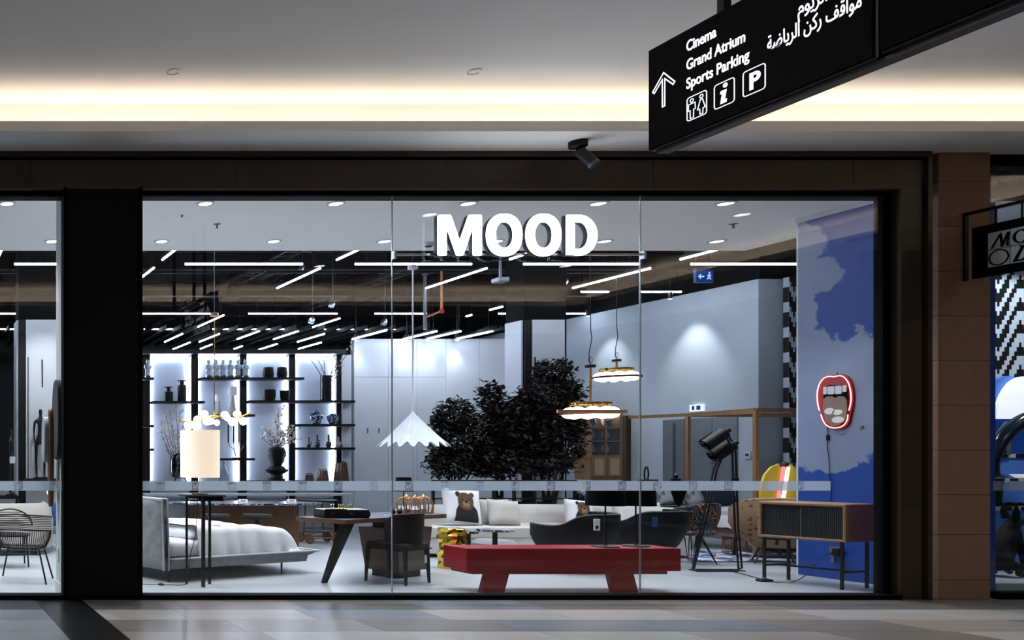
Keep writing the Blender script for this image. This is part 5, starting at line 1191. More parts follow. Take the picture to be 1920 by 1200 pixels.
for px, r0, r1, h, nm in ((580, 8, 6, 14, 'smallest'), (605, 11, 8, 22, 'middle'), (640, 14, 9.5, 36, 'tallest')):
    t = lathe_thing('wooden_lantern', 'brown wooden lantern at the bottom of the right bay, the %s of three' % nm, 'lantern', px, 904, [(r0, 0), (r1, h), (r1-1.5, h), (r0-1.5, 1)], M_walnut, 12, 'wooden lanterns'); k = YO/F
    MB().tube([(-r1*.9*k, 0, h*k), (-r1*.8*k, 0, (h+2)*k), (r1*.8*k, 0, (h+2)*k), (r1*.9*k, 0, h*k)], .8*k, 5).build('handle', M_black, t)
    for a in range(6): MB().tube([(r0*k*math.cos(a*PI/3), r0*k*math.sin(a*PI/3), 0), (r1*k*math.cos(a*PI/3), r1*k*math.sin(a*PI/3), h*k)], .9*k, 5).build('rib', M_oak, t)
# candelabrum
t = shelf_thing('candelabrum', 'thin branching candlestick with three black candles on the shelf', 'candlestick', 443, 859); k = YO/F
MB().lathe([(7*k, 0), (7*k, 1.5*k), (1*k, 2*k)], n=14).build('base', M_rose, t); top3 = [(-15, 28), (-5, 28), (5, 30)]
for a, z in top3:
    MB().tube(spline([(0, 0, 1.5*k), (-4*k, 0, 16*k), (a*k*.8, 0, 22*k), (a*k, 0, z*k)], 4), .7*k, 5).build('arm', M_grey, t); MB().lathe([(1.6*k, 0), (2*k, 2*k)], n=8).sh(a*k, 0, z*k).build('cup', M_rose, t); MB().lathe([(1.3*k, 0), (1.3*k, 38*k), (.3*k, 39*k)], n=8).sh(a*k, 0, (z+2)*k).build('candle', M_blackm, t)
MB().tube([(8*k, 0, 14*k), (14*k, 0, 24*k)], .8*k, 5).build('sprig', M_grey, t)
lathe_thing('glass_decanter', 'clear tapered glass bottle at the bottom of the second bay', 'bottle', 419, 904, [(13, 0), (13, 3), (3, 30), (2.5, 36), (4, 38)], M_clear, 20)
t = bpy.context.scene.objects['glass_decanter']; MB().lathe([(2.8*k, 36*k), (3.4*k, 38.5*k), (2*k, 39*k)], n=12).build('lip', M_clear, t, True)
# branches with blossom
M_twig = mat('dark_twig', '#2b241f', .8); M_bloss = mat('white_blossom', '#c9beb4', .85, var=.25, scale=25)
def branches(t, base, tips, seed, nb=10, r=.009, bs_=.02, spread=.08):
    rnd_ = random.Random(seed)
    tw = MB(); bl = MB(); kk = YO/F
    for (a, z) in tips:
        tip = Vector((a*kk, (rnd_.random()-.5)*.2, z*kk)); b = Vector(base)
        mid = b.lerp(tip, .5)+Vector(((rnd_.random()-.5)*.08, 0, .03)); pts = spline([b, mid, tip], 5); tw.tube(pts, [r*(1-.7*i/(len(pts)-1)) for i in range(len(pts))], 4)
        for i in range(nb):
            f = .35+.65*rnd_.random(); q = Vector(pts[min(len(pts)-1, int(f*(len(pts)-1)))]); e = q+Vector(((rnd_.random()-.5)*2*spread, (rnd_.random()-.5)*spread, rnd_.random()*spread)); tw.tube([q, e], r*.3, 3)
            bl.ball(e, bs_*(.5+.6*rnd_.random()), 6, 4)
    tw.build('twigs', M_twig, t, kind='stuff'); bl.build('blossom', M_bloss, t, kind='stuff')
t = thing('blossom_vase', 'smoked glass vase with white cotton branches behind the cream lamp shade', 'vase', (PX(333, YO), YO, sz_(896)))
MB().lathe([(.0, 0), (9*k, .5*k), (13*k, 8*k), (14*k, 22*k), (13*k, 36*k), (8*k, 45*k), (5*k, 46*k)], n=22, cap=False).build('vase', M_smoke, t, True)
branches(t, (0, 0, .05), [(-34, 108), (-28, 90), (-15, 128), (-5, 140), (6, 128), (-22, 118), (14, 110), (-10, 100), (-30, 76)], 3, 13, bs_=.028)
lg = shelf_thing('vase_stand', 'small wooden stand with angled legs under the smoked glass vase', 'stand', 338, 904)
for s in (-1, 1): MB().tube([(s*8*k, 0, 8*k), (s*12*k, 0, 0)], .012, 6).build('leg', M_black, lg)
MB().lathe([(10*k, 7*k), (10*k, 8*k)], n=16).build('plate', M_oak, lg)
t = shelf_thing('tall_vase', 'tall dark glass vase with bare blossom twigs at the top right of the shelving', 'vase', 611, 751)
MB().lathe([(9.5*k, 0), (10*k, 3*k), (10*k, 47*k), (8.8*k, 47*k), (8.8*k, 4*k)], n=20).build('vase', mat('black_blue_glass', '#14181f', .15), t, True, 30)
branches(t, (0, 0, 30*k), [(-40, 92), (-22, 84), (-8, 100), (18, 72), (30, 66), (46, 100), (36, 54), (52, 112)], 5, 6, bs_=.02)
t = shelf_thing('bust_planter', 'black broken head bust holding white blossom branches', 'bust', 519, 901)
MB().lathe([(15*k, 0), (15*k, 3*k), (11*k, 5*k), (10*k, 11*k), (13*k, 14*k)], n=24).build('pedestal', M_blackcer, t, True)
b = MB().ball((0, 0, 20*k), 1, 22, 14); b.v = [(x*21*k*(1 if z < 20*k else .8), y*12*k, 20*k+(z-20*k)*9*k) for x, y, z in b.v]; b.build('shoulders', M_blackcer, t, True)
hd = MB()
def headf(u_, v_):
    a = 2*PI*u_; z = 28+v_*34; r = 9+6*math.sin(min(1, v_*1.5)*PI/2); r = r*(1.0 if v_ < .95 else .9); nose = 3.5*math.exp(-((a-.0)/.35)**2-((v_-.55)/.12)**2)+3.5*math.exp(-((a-2*PI)/.35)**2-((v_-.55)/.12)**2)
    chin = 2.0*math.exp(-((math.sin(a/2))/.3)**2-((v_-.27)/.1)**2); brow = 2*math.exp(-((math.sin(a/2))/.4)**2-((v_-.75)/.08)**2)
    q = r+nose+chin+brow+1.2*mnoise.noise(Vector((math.cos(a)*2, math.sin(a)*2, v_*5))); return (q*math.cos(a)*k, q*.85*math.sin(a)*k, z*k)
hd.grid(headf, 28, 22, True); hd.lathe([(0, 61.5*k), (12*k, 61.5*k)], n=16); hd.build('head', M_blackcer, t, True, 0)
branches(t, (0, 0, 58*k), [(-24, 96), (-16, 84), (-6, 110), (2, 138), (10, 100), (22, 92), (34, 100), (46, 98), (40, 78), (-28, 80), (28, 70)], 8, 14, bs_=.028, spread=.11)

# ================================================================ HANGING LAMPS
# pleated white pendant
Y = 13.0; t = thing('pendant_lamp', 'white pleated cone pendant lamp on a long white rod left of the tree', 'pendant lamp', (PX(774, Y), Y, PZ(838, Y)))
Rb = 56*Y/F; Hc = PZ(773, Y)-PZ(838, Y); n = 96
def pleat(u_, v_):
    a = 2*PI*u_; w_ = .5+.5*math.cos(a*18); r = Rb*(1-v_)+.01; r *= .93+.15*w_*(1-v_*.6); z = Hc*v_+(.075*(1-w_)*(1-v_)**3)
    return (r*math.cos(a), r*math.sin(a), z)
MB().grid(pleat, 264, 12, True).build('lamp_shade', mat('white_pleated_fabric', '#c4c9d0', .85), t, True, 0)
zc = PZ(505, Y)-PZ(838, Y)
MB().lathe([(.012, Hc-.02), (.012, zc)], n=8).build('rod', M_linen, t); MB().lathe([(.06, zc), (.07, zc+.01), (.07, zc+.05), (.02, zc+.07)], n=20).build('canopy', M_linen, t, True); MB().tube([(0, 0, zc+.07), (0, 0, 6.2-PZ(838, Y))], .005, 5).build('suspension_wire', M_black, t)
MB().lathe([(.03, 0), (.02, .03), (0, .05)], n=10).sh(0, 0, Hc-.03).build('cap', M_linen, t, True); MB().ball((0, 0, Hc*.45), .05, 12, 8).build('bulb', M_globe, t, True)
# bubble chandelier
Y = 13.2; t = thing('bubble_chandelier', 'brass branch chandelier with white glass bubbles hanging before the shelving', 'chandelier', (PX(402, Y), Y, PZ(790, Y)))
def q3(px, py, dy=0): return (PX(px, Y)-t.location.x, dy, PZ(py, Y)-t.location.z)
MB().tube(spline([q3(337, 789), q3(360, 791), q3(380, 786), q3(402, 779), q3(425, 784), q3(450, 781), q3(470, 774)], 5), .011, 6).build('branch', M_brass, t, True)
MB().tube(spline([q3(372, 790), q3(395, 784, -.05), q3(430, 778, -.05), q3(455, 780)], 5), .008, 6).build('branch', M_brass, t, True)
for px, py, r, dy in ((356, 797, 8, .05), (366, 799, 8.5, -.06), (374, 786, 7, .1), (383, 777, 7.5, 0), (384, 791, 7, -.1), (398, 789, 7, .08), (403, 793, 5.5, -.08), (424, 778, 7.5, .06), (422, 784, 6, -.1), (433, 791, 7.5, -.05), (447, 776, 7, .05), (454, 790, 7.5, -.05)):
    MB().ball(q3(px, py, dy), r*Y/F, 16, 12).build('glass_bubble', M_globe, t, True)
MB().lathe([(.007, 0.05), (.007, PZ(593, Y)-t.location.z)], n=6).build('rod', M_brass, t); z = PZ(593, Y)-t.location.z; MB().lathe([(.055, z), (.06, z+.005), (.06, z+.05), (.02, z+.06)], n=18).build('canopy', M_rose, t, True); MB().tube([(0, 0, z+.06), (0, 0, 6.2-t.location.z)], .006, 5).build('suspension_wire', M_grey, t)
# ring lamps with flattened globes
def globe_ring(px, py, Y, rad, gr, cap_py, label, bars):
    t = thing('globe_ring_lamp', label, 'chandelier', (PX(px, Y), Y, PZ(py, Y)), group='globe ring lamps')
    n = 8
    for k_ in range(n):
        a = 2*PI*(k_+.3)/n; x, y = rad*math.cos(a), rad*math.sin(a)
        MB().ball((x, y, 0), gr, 16, 10, .78).build('glass_globe', M_globe, t, True)
        MB().lathe([(.012, gr*.6), (.012, gr*1.35)], n=6).sh(x, y, 0).build('globe_stem', M_brass, t)
    for dz, m in ((-.012, M_walnut), (gr*1.2, M_brass)):
        rr = rad+gr*(1.12 if dz < 0 else .1); pts = [(rr*math.cos(2*PI*i/32), rr*math.sin(2*PI*i/32), dz) for i in range(32)]; mb = MB()
        for i in range(32): mb.bar(pts[i], pts[(i+1) % 32], .014, .035)
        mb.build('ring_band', m, t)
    for s in (-1, 1): MB().bar((s*rad*.2, 0, gr*1.2), (s*rad*1.1, 0, gr*1.2), .02, .03).build('cross_bar', M_brass, t)
    if bars: MB().bar((-.766, -.37, 0), (.22, -.37, 0), .03, .045).build('long_bar', M_rose, t)
    zc = PZ(cap_py, Y)-t.location.z
    MB().lathe([(.014, gr*1.1), (.014, zc)], n=8).build('rod', M_rose, t); MB().lathe([(.06, zc), (.066, zc+.008), (.066, zc+.035), (.01, zc+.045)], n=20).build('canopy', M_black, t, True)
    MB().tube(spline([(0, 0, zc+.04), (-.02, 0, zc+.2), (.02, 0, zc+.45), (0, 0, zc+.8), (0, 0, 6.2-t.location.z)], 4), .006, 5).build('cable', M_black, t); MB().tube([(.03*math.cos(a), 0, zc+.11+.05*math.sin(a)) for a in [2*PI*i/10 for i in range(10)]], .004, 4, True).build('cable_knot', M_black, t)
globe_ring(1107, 774, 12.5, .235, .11, 689, 'brass ring lamp with white globes and a long bar, hanging before the tree', True)
globe_ring(1156, 706, 14.5, .22, .1, 678, 'brass ring lamp with white globes hanging higher before the grey wall', False)
for px, py, nm in ((1112, 791, 'left'), (1142, 794, 'right')):
    Y = 12.14; o = MB().rbox(-.035, .035, -.003, .003, -.05, .05, .002, 1).tube([(0, 0, .05), (.0, 0, .13)], .0015, 4).build('hanging_tag', mat('navy_tag', '#14283f', .5), label='small navy tag hanging under the lower globe lamp, the %s one' % nm, cat='tag', group='navy tags'); o.location = (PX(px, Y), Y, PZ(py, Y)); o.rotation_euler = (0, -.35, 0)

# ================================================================ TREES
M_leaf = NT('dark_ficus_leaf', .5); g = M_leaf; M_leaf = g.out(g.ramp(g.noise(16, 2), [(0, '#0b0b0b'), (.5, '#131211'), (.6, '#2a1e15'), (.7, '#4a3422')])); M_bark = mat('dark_bark', '#1b1512', .9)
def tree(label, px, y, trunks, blobs, seed, dens):
    r_ = random.Random(seed); t = thing('dark_leaved_tree', label, 'tree', (PX(px, y), y, 0), group='dark leaved indoor trees'); x0 = t.location.x
    MB().rbox(-.2, .2, -.2, .2, 0, .5, .02).build('planter', M_black, t); MB().box(-.18, .18, -.18, .18, .47, .505).build('soil', M_bark, t)
    tw = MB(); lf = MB(); cs = [(Vector((PX(a, y)-x0, dy, PZ(b, y))), rx*y/F, rz_*y/F) for a, b, rx, rz_, dy in blobs]
    for k_ in range(trunks):
        a = 2*PI*k_/trunks; b = Vector((.07*math.cos(a), .07*math.sin(a), .48))
        for c, rx, rz_ in cs: tw.tube(spline([b, Vector((c.x*.3, c.y, 1.0)), c+Vector((0, 0, rz_*.6*r_.random()))], 4), [.016*(1-.75*i/8) for i in range(9)], 5)
    for c, rx, rz_ in cs:
        n = int(dens*rx*rz_)
        for i in range(n):
            while True:
                d = Vector((r_.uniform(-1, 1), r_.uniform(-1, 1), r_.uniform(-1, 1)))
                if d.length < 1: break
            d = d*(.55+.45*r_.random())/max(.4, d.length**.5)
            p = c+Vector((d.x*rx, d.y*min(rx, .6)*.9, d.z*rz_))
            if i % 9 == 0: tw.tube([c+(p-c)*.5, p], .004, 3)
            L_ = .1*(.7+.6*r_.random()); az = r_.random()*2*PI; el = -.9+r_.random()*1.6
            f = Vector((math.cos(az)*math.cos(el), math.sin(az)*math.cos(el), math.sin(el))); s = f.cross(Vector((r_.random()-.5, r_.random()-.5, 1))).normalized()*L_*.26; nrm = s.cross(f).normalized()*L_*.1
            lf.add([p, p+f*L_*.45+s+nrm, p+f*L_, p+f*L_*.45-s+nrm], [(0, 1, 2), (0, 2, 3)])
    tw.build('branches', M_bark, t, kind='stuff'); lf.build('foliage', M_leaf, t, kind='stuff')
tree('dark leaved tree at the left of the three, reaching beside the pleated lamp', 855, 14.0, 3, [(848, 778, 42, 36, -.1), (838, 870, 45, 34, .0), (868, 830, 62, 62, .1), (905, 860, 50, 40, 0), (820, 855, 22, 16, 0), (822, 790, 16, 22, 0)], 11, 5200)
tree('dark leaved tree in the middle of the three, with a pointed top', 935, 14.05, 3, [(920, 745, 28, 34, 0), (935, 790, 55, 50, -.1), (950, 850, 68, 48, .1), (930, 870, 60, 30, -.1), (960, 800, 40, 60, 0)], 12, 5200)
tree('tallest dark leaved tree of the three, in front of the white column', 1028, 13.95, 3, [(1035, 695, 42, 26, 0), (1030, 745, 62, 50, 0), (1020, 810, 68, 60, .1), (1030, 865, 55, 36, 0), (1068, 800, 26, 40, -.1), (1068, 735, 24, 34, 0), (990, 770, 36, 50, 0), (1085, 845, 14, 18, 0)], 13, 5200)
# black rack in front of the trees
Y = 13.72; t = thing('plant_rack', 'long open black rack standing behind the sofa in front of the trees', 'rack', (PX(945, Y), Y, 0)); xa, xb = PX(812, Y)-t.location.x, PX(1082, Y)-t.location.x; zr = PZ(900, Y)
B(xa, xb, 0, .05, zr-.035, zr).build('top_rail', M_black, t); B(xa, xb, 0, .05, .78, .8).build('lower_rail', M_black, t)
for i in range(8): x = xa+(xb-xa-.03)*i/7; B(x, x+.03, 0, .05, 0, zr-.035).build('post', M_black, t)
for i in (1, 2, 4, 5): x = xa+(xb-xa)*i/7; MB().box(x+.05, x+.26, .005, .045, .5, .74).build('dark_panel', M_blackm, t)
# small puffin-like figure beside the rack
Y = 13.78; t = thing('parrot_figure', 'small colourful bird figure behind the sofa left of the black lamp shades', 'figurine', (PX(1087, Y), Y, PZ(947, Y)-.02))
MB().lathe([(.0, 0), (.05, .02), (.07, .1), (.05, .18), (.02, .22)], n=14).build('body', M_blackcer, t, True); MB().ball((.0, -.0, .25), .06, 12, 8).build('head', M_ceramic, t, True); link('wing', shape_mesh([ell(.06, .12, .03, .09, 14)], .01), mat('blue_wing', '#1a56b8', .5), t, mw=at(FACE_CAM, 0, -.05, 0)); MB().tube([(-.03, -.03, .26), (-.1, -.05, .22)], [.03, .005], 8).build('beak', M_copper, t, True)
MB().lathe([(.035, -.66), (.03, .02)], n=8).build('stand', M_black, t)
# ================================================================ FAR RIGHT: CANOPY BED AND NEIGHBOURS
zb_ = 2.16; Nn = Vector((PX(1417, 12.75), 12.75, 0)); Pp = Vector((PX(1290, 14.25), 14.25, 0))
t = thing('canopy_bed', 'oak four poster bed with thin canopy frame and white bedding', 'bed', (Nn.x, Nn.y, 0)); dv = Pp-Nn; rt = Vector((2.25, .05, 0))
M_poster = mat('poster_oak', '#9a7450', .45, var=.15, scale=5, stretch=(4, 4, .5))
for o_ in (Vector(), dv, rt, rt+dv): MB().box(o_.x-.024, o_.x+.024, o_.y-.024, o_.y+.024, 0, zb_).build('post', M_poster, t)
for a, b in ((Vector(), dv), (dv, rt+dv), (rt+dv, rt), (Vector(), rt)): MB().bar(a+Vector((0, 0, zb_)), b+Vector((0, 0, zb_)), .05, .06).build('canopy_rail', M_poster, t)
e = Vector((PX(1175, 14.45), 14.45, 0))-Nn; MB().bar((0, 0, zb_-.03), (e.x, e.y, zb_-.03), .04, .05).build('canopy_rail', M_poster, t); MB().box(e.x-.04, e.x+.04, e.y-.04, e.y+.04, 0, zb_).build('post', M_walnut, t)
def bedp(a, b): q = rt*a+dv*b; return q
def slab(nm, a0, a1, b0, b1, z0, z1, m, sm=False):
    lo = [bedp(a0, b0), bedp(a1, b0), bedp(a1, b1), bedp(a0, b1)]; MB().hexa([(p.x, p.y, z0) for p in lo], [(p.x, p.y, z1) for p in lo]).build(nm, m, t)
slab('bed_frame', .0, 1, 0, 1, .27, .33, M_poster)
def cov(a, b):
    f = max(0, .12-a)/.12; fb = max(0, .1-b)/.1; q = bedp(max(a, .03)-.06*f, max(b, .02)); z = .66-.3*max(f, fb)**1.3+.012*mnoise.noise(Vector((a*9, b*9, 0)))+.01*math.sin(b*40+a*9)*f; return (q.x, q.y, z)
MB().grid(cov, 30, 36).build('duvet', M_duvet, t, True, 0); slab('mattress', .03, .97, .03, .97, .33, .6, M_linen)
g = NT('grey_face_print', .8); M_facep = g.out(g.ramp(g.noise(7, 3), [(0, '#9aa2ac'), (.48, '#aeb5bd'), (.56, '#3c4148'), (.62, '#b9bfc6'), (.75, '#6b727b')]))
for px, y, w_, m, nm in ((1262, 14.0, .5, M_facep, 'grey printed pillow at the left on the canopy bed'), (1318, 14.05, .5, M_facep, 'grey printed pillow beside it nearer the floor lamp'), (1362, 13.9, .55, mat('navy_velvet', '#15263c', .8), 'navy velvet pillow on the canopy bed')):
    o = MB().cushion(w_, .36, .16, 12).build('bed_pillow', m, smooth=True, ang=0, label=nm, cat='pillow', group='canopy bed pillows'); o.location = (PX(px, y), y, .665); o.rotation_euler = (-.6, .0, .1)
t = thing('bench_rack', 'low black bench at the left side of the canopy bed', 'bench', (PX(1258, 13.9), 13.75, 0)); B(-.35, .3, -.1, .35, .58, .65).build('seat', M_black, t)
for x in (-.3, .25): B(x-.02, x+.02, -.08, -.04, 0, .58).build('leg', M_black, t); B(x-.02, x+.02, .28, .32, 0, .58).build('leg', M_black, t)
t = thing('fringed_stool', 'small brown fringed stool at the foot of the canopy bed', 'stool', (PX(1330, 13.0), 12.6, 0)); MB().lathe([(.14, .25), (.15, .29), (0, .3)], n=18).build('seat', M_walnut, t, True); mb = MB()
for i in range(28): a = 2*PI*i/28; mb.tube([(.13*math.cos(a), .13*math.sin(a), .26), (.14*math.cos(a), .14*math.sin(a), .1)], .008, 4)
mb.build('fringe', M_oak, t, kind='stuff'); MB().lathe([(.03, 0), (.03, .25)], n=8).build('stem', M_black, t)
g = NT('colourful_rug_pile', .95); v = g.t.nodes.new('ShaderNodeTexVoronoi'); v.inputs['Scale'].default_value = 7; g.t.links.new(g.tc.outputs['Object'], v.inputs['Vector'])
sp = g.t.nodes.new('ShaderNodeSeparateColor'); g.t.links.new(v.outputs['Color'], sp.inputs[0]); M_rug = g.out(g.ramp(sp.outputs[0], [(0, '#2f5a9c'), (.25, '#c9ccd2'), (.5, '#7a4a32'), (.62, '#aab4c4'), (.85, '#30343a')], True))
t = thing('patterned_rug', 'blue, brown and white patterned rug under the canopy bed and armchair', 'rug', (11.3, 12.0, 0)); B(-.3, 4.0, -.15, 1.5, 0.001, .012).build('pile', M_rug, t); B(-.33, 4.03, -.18, -.15, .001, .011).build('border', M_black, t)
# cone lamp and little things behind the sofa end
t = thing('cone_lamp', 'black inverted cone lamp standing at the sofa end', 'lamp', (PX(1267, 13.4), 13.35, 0)); z0, z1 = PZ(946, 13.35), PZ(902, 13.35)
MB().lathe([(.04, z0), (.135, z1), (.12, z1), (.03, z0+.02)], n=24).build('lamp_shade', M_blackm, t, True, 30); MB().lathe([(.015, .02), (.015, z0)], n=8).build('pole', M_black, t); MB().lathe([(.13, 0), (.13, .02), (.02, .03)], n=20).build('base', M_black, t, True)
t = thing('loop_sculpture', 'thin black loop sculpture on a dark base by the grey wall', 'sculpture', (PX(1212, 14.6), 14.6, 0)); zq = PZ(902, 14.6)
MB().tube([(.035*math.cos(a), 0, zq+.12+.12*math.sin(a)) for a in [2*PI*i/20 for i in range(20)]], .012, 6, True).build('loop', M_black, t, True); MB().rbox(-.16, .16, -.1, .1, .0, zq, .02).build('pedestal', mat('pedestal_grey', '#9ba3aa', .7), t); MB().rbox(-.1, .16, -.06, .06, zq, zq+.03, .01).build('base', M_walnut, t)
t = thing('candle_holder', 'small black candle holder on a plinth before the doorway recess', 'candle', (PX(1267, 14.6), 14.6, 0)); zq = PZ(902, 14.6); MB().lathe([(.07, zq), (.07, zq+.04), (.03, zq+.05), (.035, zq+.1)], n=14).build('holder', M_black, t, True); MB().lathe([(.012, zq+.1), (.012, zq+.14)], n=8).build('candle', M_linen, t); B(-.08, .08, -.08, .08, 0, zq).build('plinth', MATS['pedestal_grey'], t)
# yellow neon panel behind the armchair
M_yel = mat('lit_yellow_panel', '#d8c04a', .5, emit='#e0c23a', es=.2)
Y = 12.25; t = thing('neon_panel_lamp', 'yellow oval standing lamp with pink and white neon stripes behind the armchair', 'lamp', (PX(1462, Y), Y, 0))
def nl(px, py): return (PX(px, Y)-t.location.x, PZ(py, Y))
link('yellow_panel', shape_mesh([[nl(*p) for p in ((1424, 945), (1426, 910), (1433, 890), (1445, 876), (1459, 870), (1463, 880), (1462, 945))]], .012, .004), M_yel, t, mw=at(FACE_CAM, 0, 0, 0)); link('yellow_panel', shape_mesh([[nl(*p) for p in ((1474, 945), (1478, 880), (1487, 872), (1496, 880), (1499, 945))]], .012, .004), M_yel, t, mw=at(FACE_CAM, 0, .03, 0))
MB().tube([(nl(1453, 945)[0], -.03, nl(0, 945)[1]), (nl(1462, 900)[0], -.03, nl(0, 900)[1]), (nl(1465, 875)[0], -.03, nl(0, 875)[1])], .018, 8).build('pink_neon', mat('lit_pink_tube', '#ff8fa0', .3, emit='#ff6f86', es=1.2), t, True); MB().tube([(nl(1463, 945)[0], -.03, nl(0, 945)[1]), (nl(1470, 900)[0], -.03, nl(0, 900)[1]), (nl(1474, 876)[0], -.03, nl(0, 876)[1])], .02, 8).build('white_neon', mat('lit_white_neon', '#ffffff', .3, emit='#fff6e6', es=3), t, True)
MB().box(-.28, .28, -.1, .1, 0, .05).build('base', M_black, t); MB().tube([(0, 0, .05), (0, 0, nl(0, 940)[1])], .02, 6).build('pole', M_black, t); MB().ball((nl(1471, 871)[0], .0, nl(0, 871)[1]), .045, 10, 8).build('top_knob', M_walnut, t, True)
# vitrine
Y = 17.2; t = thing('display_cabinet', 'light oak glazed cabinet with plates behind the hanging globe lamps', 'cabinet', (PX(1138, Y), Y, 0)); x0, x1 = PX(1108, Y)-t.location.x, PX(1165, Y)-t.location.x; zA, zB_, zC_ = PZ(900, Y), PZ(853, Y), PZ(778, Y); M_vit = mat('vitrine_oak', '#8a6848', .5, var=.15, scale=4)
B(x0-.02, x1+.02, -.02, .4, 0, zA).build('white_plinth', M_wallp, t); B(x0-.02, x1+.02, 0, .4, zA, zB_).build('lower_body', M_vit, t); xm = (x0+x1)/2
for a, b in ((x0, xm-.006), (xm+.006, x1)):
    d = B(a, b, -.02, 0, zA+.06, zB_-.02).build('lower_door', M_vit, t); B(a+.06, b-.06, -.025, -.02, zA+.1, zB_-.07).build('cane_inlay', mat('cane_weave', '#b09a80', .8, var=.4, scale=80), d)
B(x0, x1, .36, .4, zB_, zC_).build('upper_back', mat('vitrine_light_back', '#b89a7c', .7), t); B(x0, x0+.03, 0, .4, zB_, zC_).build('upper_side', M_vit, t); B(x1-.03, x1, 0, .4, zB_, zC_).build('upper_side', M_vit, t); B(x0-.02, x1+.02, -.01, .4, zC_, zC_+.06).build('cornice', M_vit, t); B(xm-.02, xm+.02, 0, .03, zB_, zC_).build('mullion', M_vit, t)
for f in (.33, .66): B(x0, x1, 0, .36, zB_+(zC_-zB_)*f, zB_+(zC_-zB_)*f+.02).build('shelf', M_vit, t)
B(x0+.04, x1-.04, .03, .05, zC_-.03, zC_-.005).build('added_cabinet_light', mat('added_cabinet_strip', '#ffffff', .5, emit='#ffe8cc', es=18), t)  # glowing strip added to brighten the dark cabinet inside
for a, b in ((x0+.03, xm-.02), (xm+.02, x1-.03)): B(a, b, .01, .016, zB_+.01, zC_).build('glass_door', M_clear, t)
for i, (fx, f) in enumerate(((.28, .37), (.72, .37), (.28, .02), (.72, .02), (.28, .7), (.72, .7))):
    pl = thing('display_plate', 'plate standing in the glazed cabinet, %s shelf %s' % (('middle', 'bottom', 'top')[i//2], ('left', 'right')[i % 2]), 'plate', (t.location.x+x0+(x1-x0)*fx, Y+.2, zB_+(zC_-zB_)*f+.02)); MB().lathe([(0, -.01), (.05, -.01), (.09, .01), (.085, .014), (0, 0)], n=18).xf(Matrix.Translation((0, 0, .092)) @ Matrix.Rotation(PI/2-.1, 4, 'X')).build('plate', M_ceramic, pl, True); B(-.04, .04, .0, .03, 0, .006).build('stand', M_oak, pl)
# ================================================================ NARROW LEFT WINDOW
M_bronze = mat('dark_bronze_figure', '#0e0d0e', .5, .3, var=.3, scale=30, bump=.4, bscale=60)
def thin_man(px, ptop, pbot, y, label, rz, wd):
    z0, z1 = PZ(pbot, y), PZ(ptop, y); h = z1-z0
    t = thing('standing_statue', label, 'statue', (PX(px, y), y, z0), rz, group='thin bronze statues')
    P = [(0,0,.52),(0,0,.66),(0,0,.80),(0,0,.86),(0,.0,.915),(0,0,.965),(-.06,0,.48),(-.06,.01,.27),(-.055,0,.04),(-.055,-.05,.015),(.06,0,.48),(.06,.01,.27),(.055,0,.04),(.055,-.05,.015),
         (-.08,0,.79),(-.092,.01,.64),(-.085,-.03,.49),(.08,0,.79),(.085,.01,.64),(.07,-.03,.5)]
    P = [(x*h*wd, yy*h, z*h) for x, yy, z in P]
    E = [(0,1),(1,2),(2,3),(3,4),(4,5),(0,6),(6,7),(7,8),(8,9),(0,10),(10,11),(11,12),(12,13),(2,14),(14,15),(15,16),(2,17),(17,18),(18,19)]
    R = [.045,.036,.045,.02,.03,.026,.032,.022,.017,.016,.032,.022,.017,.016,.022,.015,.012,.022,.015,.012]
    skin_obj('figure', P, E, [r*h*.95 for r in R], M_bronze, t); MB().rbox(-.09*h, .09*h, -.07*h, .05*h, -.005, .012*h, .004, 1).build('base_plate', M_bronze, t); return t
clx = PX(35, 14.5)
t = thing('niche_shelf', 'black shelf board carrying the taller bronze statue in the narrow window', 'shelf', (PX(76, 14.3), 14.3, PZ(897, 14.3))); B(PX(43, 14.3)-t.location.x, PX(112, 14.3)-t.location.x, -.15, .15, -.04, .0).build('board', M_black, t)
for x in (-.25, .25): B(x-.01, x+.01, -.1, .15, -.12, -.04).build('bracket', M_black, t)
thin_man(76, 762, 896, 14.3, 'taller thin bronze standing figure on the black shelf in the narrow window', 0, 1.0)
t = thing('niche_shelf', 'black shelf board carrying the smaller bronze statue at the left frame edge', 'shelf', (PX(14, 14.0), 14.0, PZ(929, 14.0))); B(-.45, PX(36, 14)-t.location.x, -.15, .15, -.05, 0).build('board', M_black, t); B(-.4, -.36, -.12, -.08, -.05-.72, -.05).build('leg', M_black, t); B(.12, .16, -.12, -.08, -.05-.72, -.05).build('leg', M_black, t)
t = thin_man(20, 800, 928, 14.0, 'smaller thin bronze figure with white tag turned sideways at the left frame edge', 1.2, .8); B(-.1, -.09, -.1, -.01, .52, .63).build('price_tag', M_white, t)
# wall art of overlapping pebble shapes on the stub wall
t = thing('wall_art', 'wall piece of overlapping grey, brown and white pebble shapes beside the dark column', 'wall art', (1.6, 9.12, 1.5))
def pebble(nm, px, p0, p1, y, w_, m, th, off):
    z0, z1 = PZ(p1, y)-1.5, PZ(p0, y)-1.5; zc = (z0+z1)/2
    link(nm, shape_mesh([ell(9.12-y, zc, w_/2, (z1-z0)/2, 32, p=2.5)], th/2, .012, nm), m, t, mw=at(FACE_LEFT, -off, 0, 0))
pebble('grey_pebble', 108, 714, 860, 9.05, .36, mat('slate_grey_felt', '#3d4146', .9), .03, .03); pebble('brown_pebble', 112, 768, 948, 9.2, .14, M_oak, .025, .075); pebble('white_pebble', 104, 784, 866, 9.28, .2, mat('pale_grey_felt', '#a5abb1', .9), .05, .11)
MB().tube([(-.14, .24, .72), (-.15, .2, 1.02)], .008, 6).build('rod', M_oak, t)
